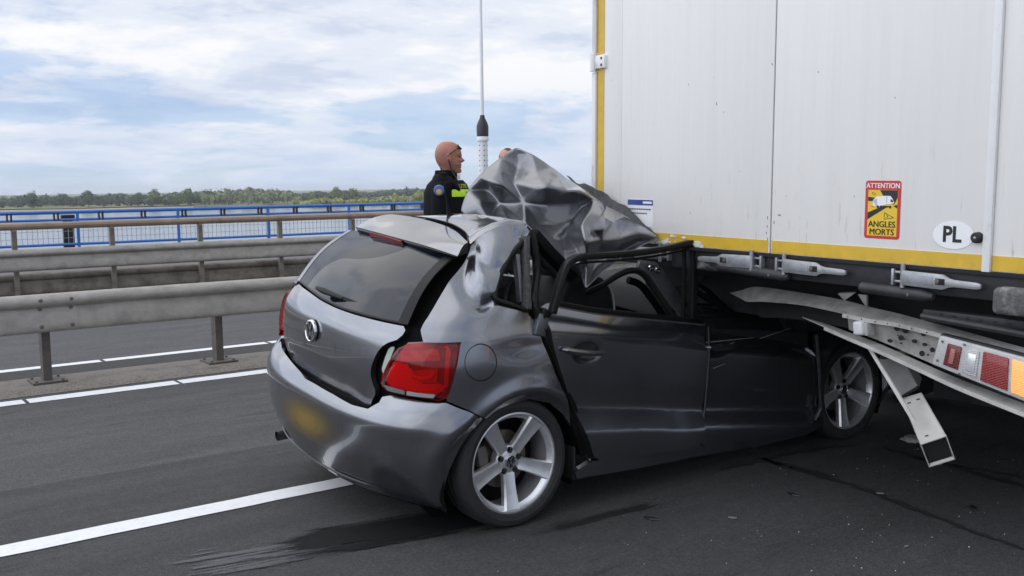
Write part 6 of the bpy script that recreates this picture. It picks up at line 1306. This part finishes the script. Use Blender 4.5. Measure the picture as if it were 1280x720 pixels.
# ------------------------------------------------------------------ people
def skin_obj(name, nodes, edges, m, parent, levels=2, root=0):
    me = bpy.data.meshes.new(name); me.from_pydata([n[0] for n in nodes], edges, []); o = bpy.data.objects.new(name, me); COL.objects.link(o)
    s = o.modifiers.new('skin', 'SKIN'); s.use_smooth_shade = True
    for i, n in enumerate(nodes):
        sv = me.skin_vertices[0].data[i]; r = n[1]; sv.radius = r if isinstance(r, tuple) else (r, r); sv.use_root = (i == root)
    u = o.modifiers.new('sub', 'SUBSURF'); u.levels = u.render_levels = levels
    bpy.context.view_layer.update(); dg = bpy.context.evaluated_depsgraph_get(); nm = bpy.data.meshes.new_from_object(o.evaluated_get(dg)); o.modifiers.clear(); o.data = nm
    nm.polygons.foreach_set('use_smooth', [True] * len(nm.polygons)); nm.materials.clear(); nm.materials.append(m); o.parent = parent; return o
def head_geo(mb, c, yaw=0.0):
    """skull with brow, nose, lips, chin and ears; x is the facing direction"""
    nu = 32; vs = []; fs = []; Rz = Matrix.Rotation(yaw, 3, 'Z')
    #        z      front   back    half width
    T = [(1.00, .004, -.016, .006), (.97, .030, -.045, .030), (.88, .054, -.066, .049), (.74, .074, -.083, .062), (.56, .087, -.095, .070), (.36, .095, -.102, .0755), (.20, .0985, -.104, .0765), (.10, .0960, -.104, .0755), (.0, .0885, -.103, .0745), (-.12, .0925, -.100, .0730), (-.24, .0935, -.096, .0715), (-.36, .0905, -.090, .0695), (-.44, .0950, -.084, .067), (-.50, .0965, -.080, .065), (-.55, .0920, -.076, .063), (-.62, .0965, -.071, .060), (-.70, .0900, -.066, .057), (-.80, .0950, -.060, .052), (-.90, .0970, -.050, .046), (-1.0, .0880, -.030, .038), (-1.05, .066, .000, .024), (-1.07, .045, .02, .008)]
    rows = spline([np.array(t) for t in T], 2); nv = len(rows) - 1
    for z, xf, xb, hw in rows:
        xm = (xf + xb) / 2 - .004; 
        for i in range(nu):
            th = 2 * math.pi * i / nu; cx, sy = math.cos(th), math.sin(th)
            X = xm + (xf - xm) * abs(cx) ** .86 if cx > 0 else xm + (xb - xm) * abs(cx); Y = hw * (1 if sy > 0 else -1) * abs(sy) ** .9
            if cx > 0:
                yy = Y / .075
                X += .026 * math.exp(-(yy / .17) ** 2) * math.exp(-((z + .23) / .11) ** 2) + .013 * math.exp(-(yy / .14) ** 2) * math.exp(-((z + .05) / .13) ** 2)      # nose and its bridge
                X -= .009 * math.exp(-((abs(yy) - .42) / .18) ** 2) * math.exp(-((z + .01) / .09) ** 2)                                                        # eye sockets
            vs.append(Rz @ Vector((X, Y, z * .118)) + Vector(c))
    for j in range(nv):
        for i in range(nu): fs.append((j * nu + i, (j + 1) * nu + i, (j + 1) * nu + (i + 1) % nu, j * nu + (i + 1) % nu))
    fs += [tuple(range(nu)), tuple(nv * nu + i for i in range(nu - 1, -1, -1))]
    mb.add(vs, fs)
    for s in (-1, 1):
        E_ = []; n = 10
        for d, k in ((0, .6), (.010, 1.0), (.014, .8), (.010, .45)):
            for i in range(n):
                a = 2 * math.pi * i / n; E_.append(Rz @ Vector((-.006 + .019 * k * math.cos(a) - .006 * math.sin(a), s * (.072 + d), -.008 + .034 * k * math.sin(a))) + Vector(c))
        mb.add(E_, [(q_ * n + i, (q_ + 1) * n + i, (q_ + 1) * n + (i + 1) % n, q_ * n + (i + 1) % n) for q_ in range(3) for i in range(n)] + [tuple(3 * n + i for i in range(n))])
def person(label, loc, yaw, h, skin_c, cloth_c, hair=None, police=False, head_yaw=0.0):
    p = thing('person', label, 'person', (loc[0], loc[1], 0), (0, 0, yaw)); k = h / 1.80; p.scale = (k, k, k)
    def skm():
        """skin; for a shaved head the sides, back and jaw carry a soft shadow of hair"""
        m = mat('skin', skin_c, .5, var=.10, vscale=18)
        if not police: return m
        nt, N, L, b = nodes_of(m); src = b.inputs['Base Color'].links[0].from_socket; tc = N('ShaderNodeTexCoord'); sp = N('ShaderNodeSeparateXYZ'); L(tc.outputs['Object'], sp.inputs[0])
        def mr(v, a, c_, hi=1.0):
            r = N('ShaderNodeMapRange'); r.interpolation_type = 'SMOOTHSTEP'; L(v, r.inputs[0]); r.inputs[1].default_value = a; r.inputs[2].default_value = c_; r.inputs[4].default_value = hi; return r.outputs[0]
        def op(o_, a, c_):
            n = N('ShaderNodeMath'); n.operation = o_; L(a, n.inputs[0]); L(c_, n.inputs[1]); return n.outputs[0]
        sides = op('MULTIPLY', mr(sp.outputs[0], .045, -.005), mr(sp.outputs[2], 1.775, 1.725)); sides = op('MULTIPLY', sides, mr(sp.outputs[2], 1.60, 1.64)); jaw = op('MULTIPLY', op('MULTIPLY', mr(sp.outputs[2], 1.665, 1.625), mr(sp.outputs[0], .02, .06)), mr(sp.outputs[2], 1.555, 1.58))
        f = op('MAXIMUM', sides, jaw); g = N('ShaderNodeTexNoise'); g.inputs['Scale'].default_value = 260; L(tc.outputs['Object'], g.inputs['Vector']); f = op('MULTIPLY', f, mr(g.outputs[0], .2, .65, .55))
        x = N('ShaderNodeMix'); x.data_type = 'RGBA'; L(f, x.inputs['Factor']); L(src, x.inputs['A']); x.inputs['B'].default_value = (skin_c[0] * .45, skin_c[1] * .58, skin_c[2] * .68, 1); L(x.outputs['Result'], b.inputs['Base Color']); return m
    msk = skm(); mcl = mat('dark_uniform_cloth', cloth_c, .9, spec=.15, var=.25, vscale=30, bump=.6, bscale=24); mbt = mat('black_boots', (.012, .012, .012), .5)
    # one continuous body: trunk, legs, arms, hands with five fingers, neck
    N_ = [((0, 0, .96), (.12, .10)), ((0, 0, 1.15), (.13, .10)), ((.01, 0, 1.34), (.15, .11)), ((-.01, 0, 1.47), (.10, .08)), ((.0, 0, 1.54), .055), ((.012, 0, 1.62), .052)]; E_ = [(0, 1), (1, 2), (2, 3), (3, 4), (4, 5)]
    sleeves = []; legs = []
    for s in (-1, 1):
        a = len(N_); N_ += [((-.015, s * .175, 1.445), .056), ((-.045, s * .235, 1.17), .043), ((.165, s * .15, 1.05), .032), ((.20, s * .13, 1.045), (.030, .018)), ((.235, s * .11, 1.04), (.036, .016))]; E_ += [(3, a), (a, a + 1), (a + 1, a + 2), (a + 2, a + 3), (a + 3, a + 4)]
        for f, (dy, ln) in enumerate(((.030, .060), (.010, .072), (-.010, .068), (-.028, .054))):
            b_ = len(N_); N_ += [((.25 + .01, s * (.105 + dy * .9), 1.045 - dy * .6), .009), ((.25 + ln * .6, s * (.10 + dy * .8), 1.03 - dy * .6), .0082), ((.25 + ln * .75, s * (.09 + dy * .6), 1.008 - dy * .5), .0072)]; E_ += [(a + 4, b_), (b_, b_ + 1), (b_ + 1, b_ + 2)]
        b_ = len(N_); N_ += [((.215, s * .09, 1.072), .010), ((.245, s * .065, 1.075), .009)]; E_ += [(a + 3, b_), (b_, b_ + 1)]
        l = len(N_); N_ += [((0, s * .09, .86), .085), ((.015, s * .10, .50), .056), ((-.02, s * .105, .10), .042), ((.10, s * .12, .04), .036)]; E_ += [(0, l), (l, l + 1), (l + 1, l + 2), (l + 2, l + 3)]
    bo_ = skin_obj('body', N_, E_, msk, p, 2)
    hb = MB(); head_geo(hb, (.025, 0, 1.687), head_yaw); hd = hb.build('head', msk, None, True, 180, recalc=True)
    bm = bmesh.new(); bm.from_mesh(bo_.data); bm.from_mesh(hd.data); bm.to_mesh(bo_.data); bm.free(); bpy.data.objects.remove(hd)
    bo_.data.polygons.foreach_set('use_smooth', [True] * len(bo_.data.polygons))
    J = [((0, 0, .93), (.15, .125)), ((0, 0, 1.12), (.155, .125)), ((.012, 0, 1.32), (.175, .135)), ((-.01, 0, 1.49), (.125, .10)), ((-.004, 0, 1.56), (.078, .074))]; JE = [(0, 1), (1, 2), (2, 3), (3, 4)]
    for s in (-1, 1):
        a = len(J); J += [((-.015, s * .185, 1.485), .080), ((-.035, s * .228, 1.32), .068), ((-.045, s * .24, 1.17), .058), ((.05, s * .205, 1.11), .052), ((.155, s * .155, 1.055), .045)]; JE += [(3, a), (a, a + 1), (a + 1, a + 2), (a + 2, a + 3), (a + 3, a + 4)]
    skin_obj('jacket', [(q_[0], tuple(k_ * 1.06 for k_ in (q_[1] if isinstance(q_[1], tuple) else (q_[1], q_[1])))) for q_ in J], JE, mcl, bo_, 2)
    T_ = [((0, 0, .98), (.145, .12)), ((0, 0, .90), (.14, .12))]; TE = [(0, 1)]
    for s in (-1, 1): a = len(T_); T_ += [((0, s * .092, .80), .098), ((.015, s * .10, .50), .072), ((-.01, s * .105, .12), .062)]; TE += [(1, a), (a, a + 1), (a + 1, a + 2)]
    skin_obj('trousers', T_, TE, mcl, bo_, 2)
    for s in (-1, 1): skin_obj('boot', [((-.03, s * .108, .09), .058), ((-.01, s * .11, .045), .05), ((.10, s * .122, .04), .045), ((.16, s * .126, .035), .036)], [(0, 1), (1, 2), (2, 3)], mbt, bo_, 2)
    if hair:
        hb = MB(); vs = []; nu, nv = 28, 9; Rz = Matrix.Rotation(head_yaw, 3, 'Z')
        for j in range(nv + 1):
            ph = (hair[1]) * j / nv
            for i in range(nu):
                th = 2 * math.pi * i / nu; lim = 1.0 if math.cos(th) < .2 else (1 - .38 * (math.cos(th) - .2))
                q_ = ph * lim; vs.append(Rz @ Vector((math.sin(q_) * math.cos(th) * .1035, math.sin(q_) * math.sin(th) * .0825, math.cos(q_) * .1235)) + Vector((.025, 0, 1.687)))
        hb.add(vs, [(j * nu + i, (j + 1) * nu + i, (j + 1) * nu + (i + 1) % nu, j * nu + (i + 1) % nu) for j in range(nv) for i in range(nu)]); hb.build('hair', mat('short_hair', hair[0], .8, var=.3, vscale=120), bo_)
    if police:
        mb = MB(); mb.lathe([(.080, 1.52), (.088, 1.545), (.080, 1.588), (.072, 1.590), (.070, 1.55)], 22, Matrix.Translation((.0, 0, 0)) @ Matrix.Scale(.92, 4, (0, 1, 0))); mb.build('collar', mcl, bo_)
        def band(z0, z1, r, a0, a1, name, m, n=22, th=.006):
            o_, i_ = [], []
            for z in (z0, z1):
                dr = .010 * math.sin((z - 1.15) * 6)
                o_.append([Vector((.012 + (.150 + r + dr) * math.cos(a), (.192 + r + dr) * math.sin(a), z)) for a in np.linspace(a0, a1, n)])
            return MB().strip(o_[0], o_[1]).build(name, m, vest, True, 180)
        vs = []; zz = [1.02, 1.10, 1.2, 1.32, 1.42, 1.48, 1.515]; rr_ = [(a_ * 1.08, b_ * 1.08) for a_, b_ in [(.160, .196), (.164, .200), (.168, .204), (.170, .204), (.164, .196), (.142, .170), (.112, .122)]]; n = 30
        for z, (rx, ry) in zip(zz, rr_):
            for i in range(n): a = 2 * math.pi * i / n; vs.append((.008 + rx * math.cos(a), ry * math.sin(a), z))
        vest = MB().add(vs, [(j * n + i, j * n + (i + 1) % n, (j + 1) * n + (i + 1) % n, (j + 1) * n + i) for j in range(len(zz) - 1) for i in range(n)]).build('vest', mcl, bo_, True, 180)
        M_LIME = mat('lime_reflective', (.52, .82, .02), .5, emit=None); M_YL = mat('yellow_print', (.70, .66, .03), .5)
        def band2(z0, z1, a0, a1, name, m):
            def R(z): return np.interp(z, zz, [q_[0] for q_ in rr_]) + .004, np.interp(z, zz, [q_[1] for q_ in rr_]) + .004
            rows = []
            for z in np.linspace(z0, z1, 4): rx, ry = R(z); rows.append([Vector((.008 + rx * math.cos(a), ry * math.sin(a), z)) for a in np.linspace(a0, a1, 20)])
            mb = MB()
            for r0, r1 in zip(rows, rows[1:]): mb.strip(r0, r1)
            return mb.build(name, m, vest, True, 180)
        band2(1.392, 1.445, -1.30, -.28, 'lime_stripe', M_LIME); band2(1.392, 1.445, .20, 1.30, 'lime_stripe', M_LIME)
        band2(1.390, 1.480, -.26, -.24, 'zip', M_BLACK)
        t = text_mesh('lettering', 'POLITIE', .042, M_YL, vest, Matrix.Identity(4), bold=.001, sx=1.0)
        for v in t.data.vertices:
            x, y, z = v.co; a = -.82 + x / .165; zz_ = 1.468 + y; rx = np.interp(zz_, zz, [q_[0] for q_ in rr_]) + .005; ry = np.interp(zz_, zz, [q_[1] for q_ in rr_]) + .005
            v.co = (.008 + rx * math.cos(a), ry * math.sin(a), zz_)
        MB().box((0, 0, 0), (.045, .05, .09)).build('radio', M_BLACK, vest, True, bevel=.01).location = (.17, -.10, 1.30)
        MB().tube([(.168, -.10, 1.33), (.16, -.115, 1.42), (.10, -.105, 1.50), (.045, -.085, 1.60), (.03, -.082, 1.67)], .006, 6).build('radio_cable', M_BLACK, vest)
        MB().box((0, 0, 0), (.022, .05, .045)).build('white_microphone', mat('white_plastic', (.7, .7, .7), .4), vest, True, bevel=.008).location = (.100, -.035, 1.545)
        M_BAD = mat('badge_blue', (.10, .16, .36), .5); M_GOLD = mat('badge_gold', (.60, .42, .14), .5)
        F = Matrix.Translation((-.030, -.300, 1.44)) @ Matrix.Rotation(math.radians(100), 4, 'X')
        bd = MB().lathe([(0, .012), (.036, .009), (.040, .0), (.040, -.01)], 20, F).build('arm_badge', M_BAD, bo_)
        MB().lathe([(0, .0145), (.020, .0135), (.022, .008)], 12, F @ Matrix.Translation((.0, -.008, 0))).build('badge_emblem', M_GOLD, bd)
        fc = Vector((.025, 0, 1.687)); Rf = Matrix.Rotation(head_yaw, 3, 'Z'); M_BR = mat('brow_hair', (.10, .055, .04), .8)
        for s in (-1, 1):
            MB().tube([Rf @ Vector(q_) + fc for q_ in ((.092, s * .016, .024), (.088, s * .034, .029), (.074, s * .052, .022))], [.003, .004, .002], 6).build('eyebrow', M_BR, bo_)
            MB().lathe([(0, .0085), (.006, .0065), (.009, 0), (0, -.004)], 10, Matrix.Translation(Rf @ Vector((.0775, s * .033, .001)) + fc) @ Rf.to_4x4() @ Matrix.Rotation(math.pi / 2, 4, 'Y')).build('eye', mat('eye_dark', (.10, .08, .07), .2), bo_)
            MB().box((0, 0, 0), (.05, .085, .008)).build('epaulette', M_BLACK, bo_, True, bevel=.003).location = (-.012, s * .155, 1.568)
        MB().tube([Rf @ Vector(q_) + fc for q_ in ((.078, -.024, -.0635), (.0935, -.008, -.0635), (.0945, .008, -.0635), (.078, .024, -.0635))], .0022, 6).build('mouth', mat('lip_dark', (.22, .07, .06), .5), bo_)
        # sunglasses pushed up onto the head
        Rz = Matrix.Rotation(head_yaw, 3, 'Z'); c0 = Vector((.019, 0, 1.690)); g = MB()
        for s in (-1, 1):
            L0 = [Rz @ Vector((.088 - .014 * math.sin(a) - .012 * abs(math.cos(a)), s * .034 + .026 * math.cos(a), .070 + .018 * math.sin(a))) + c0 for a in np.linspace(0, 6.283, 12)[:-1]]; g.prism(L0, Rz @ Vector((.006, 0, .008)))
            g.tube([Rz @ Vector(q_) + c0 for q_ in ((.078, s * .060, .068), (.045, s * .080, .045), (.0, s * .084, .015), (-.02, s * .082, .0))], .0032, 6)
        g.build('sunglasses', mat('dark_glasses', (.012, .012, .014), .15), bo_)
    return p
person('bald police officer in a dark uniform with a lime chest stripe, standing behind the car', COP, math.radians(-36), 1.905, (.40, .170, .118), (.007, .0075, .010), hair=None, police=True, head_yaw=math.radians(9))
person('person almost hidden behind the torn roof, only the top of the head showing', COP2, math.radians(-120), 1.88, (.45, .22, .16), (.014, .015, .02), hair=((.075, .05, .035), 1.25))
# crumpled scraps of paper on the road under the trailer
M_PAPER = mat('crumpled_paper', (.34, .33, .31), .8)
for k, ((x, y), s, lab) in enumerate((((5.02, 2.98), .045, 'small crumpled pale scrap on the road beside the front wheel'), ((5.35, 3.35), .07, 'pale torn scrap on the road behind the hanging bracket'))):
    r_ = random.Random(k + 3); bm = bmesh.new(); bmesh.ops.create_icosphere(bm, subdivisions=2, radius=s)
    for v in bm.verts: v.co *= r_.uniform(.55, 1.1); v.co.z = abs(v.co.z) * .45
    me = bpy.data.meshes.new('scrap'); bm.to_mesh(me); bm.free(); o = link_mesh('paper_scrap', me, M_PAPER); o.location = (x, y, .002); prop(o, lab, 'litter')

# a few plastic splinters lying on the road beside the doors
M_SHARD = mat('black_plastic_shard', (.015, .015, .016), .4); M_SHARDW = mat('grey_plastic_shard', (.16, .16, .17), .5)
r_ = random.Random(77)
SHARD_L = ['long black plastic splinter on the road beside the rear wheel', 'small grey plastic splinter on the road below the rear door', 'black triangular splinter on the road below the door gap', 'short grey splinter on the road below the front door', 'thin black splinter on the road near the bottom edge under the hanging bracket', 'pale grey splinter on the dark road right of the fluid run']
for (x, y), s_, m_, lab in zip(((3.15, 3.28), (3.45, 3.05), (3.95, 3.10), (4.3, 2.85), (4.45, 2.45), (3.75, 2.35)), (.05, .022, .04, .02, .045, .018), (M_SHARD, M_SHARDW, M_SHARD, M_SHARDW, M_SHARD, M_SHARDW), SHARD_L):
    a = r_.uniform(0, 6.28); P = [(s_ * math.cos(a), s_ * math.sin(a), 0), (s_ * .3 * math.cos(a + 1.9), s_ * .3 * math.sin(a + 1.9), 0), (s_ * .8 * math.cos(a + 3.3), s_ * .8 * math.sin(a + 3.3), 0), (s_ * .35 * math.cos(a + 4.6), s_ * .35 * math.sin(a + 4.6), 0)]
    o = MB().prism(P, (.002, 0, .006)).build('plastic_splinter', m_, None, False, bevel=.001); o.location = (x, y, .003); prop(o, lab, 'debris', 'plastic splinters on the road')
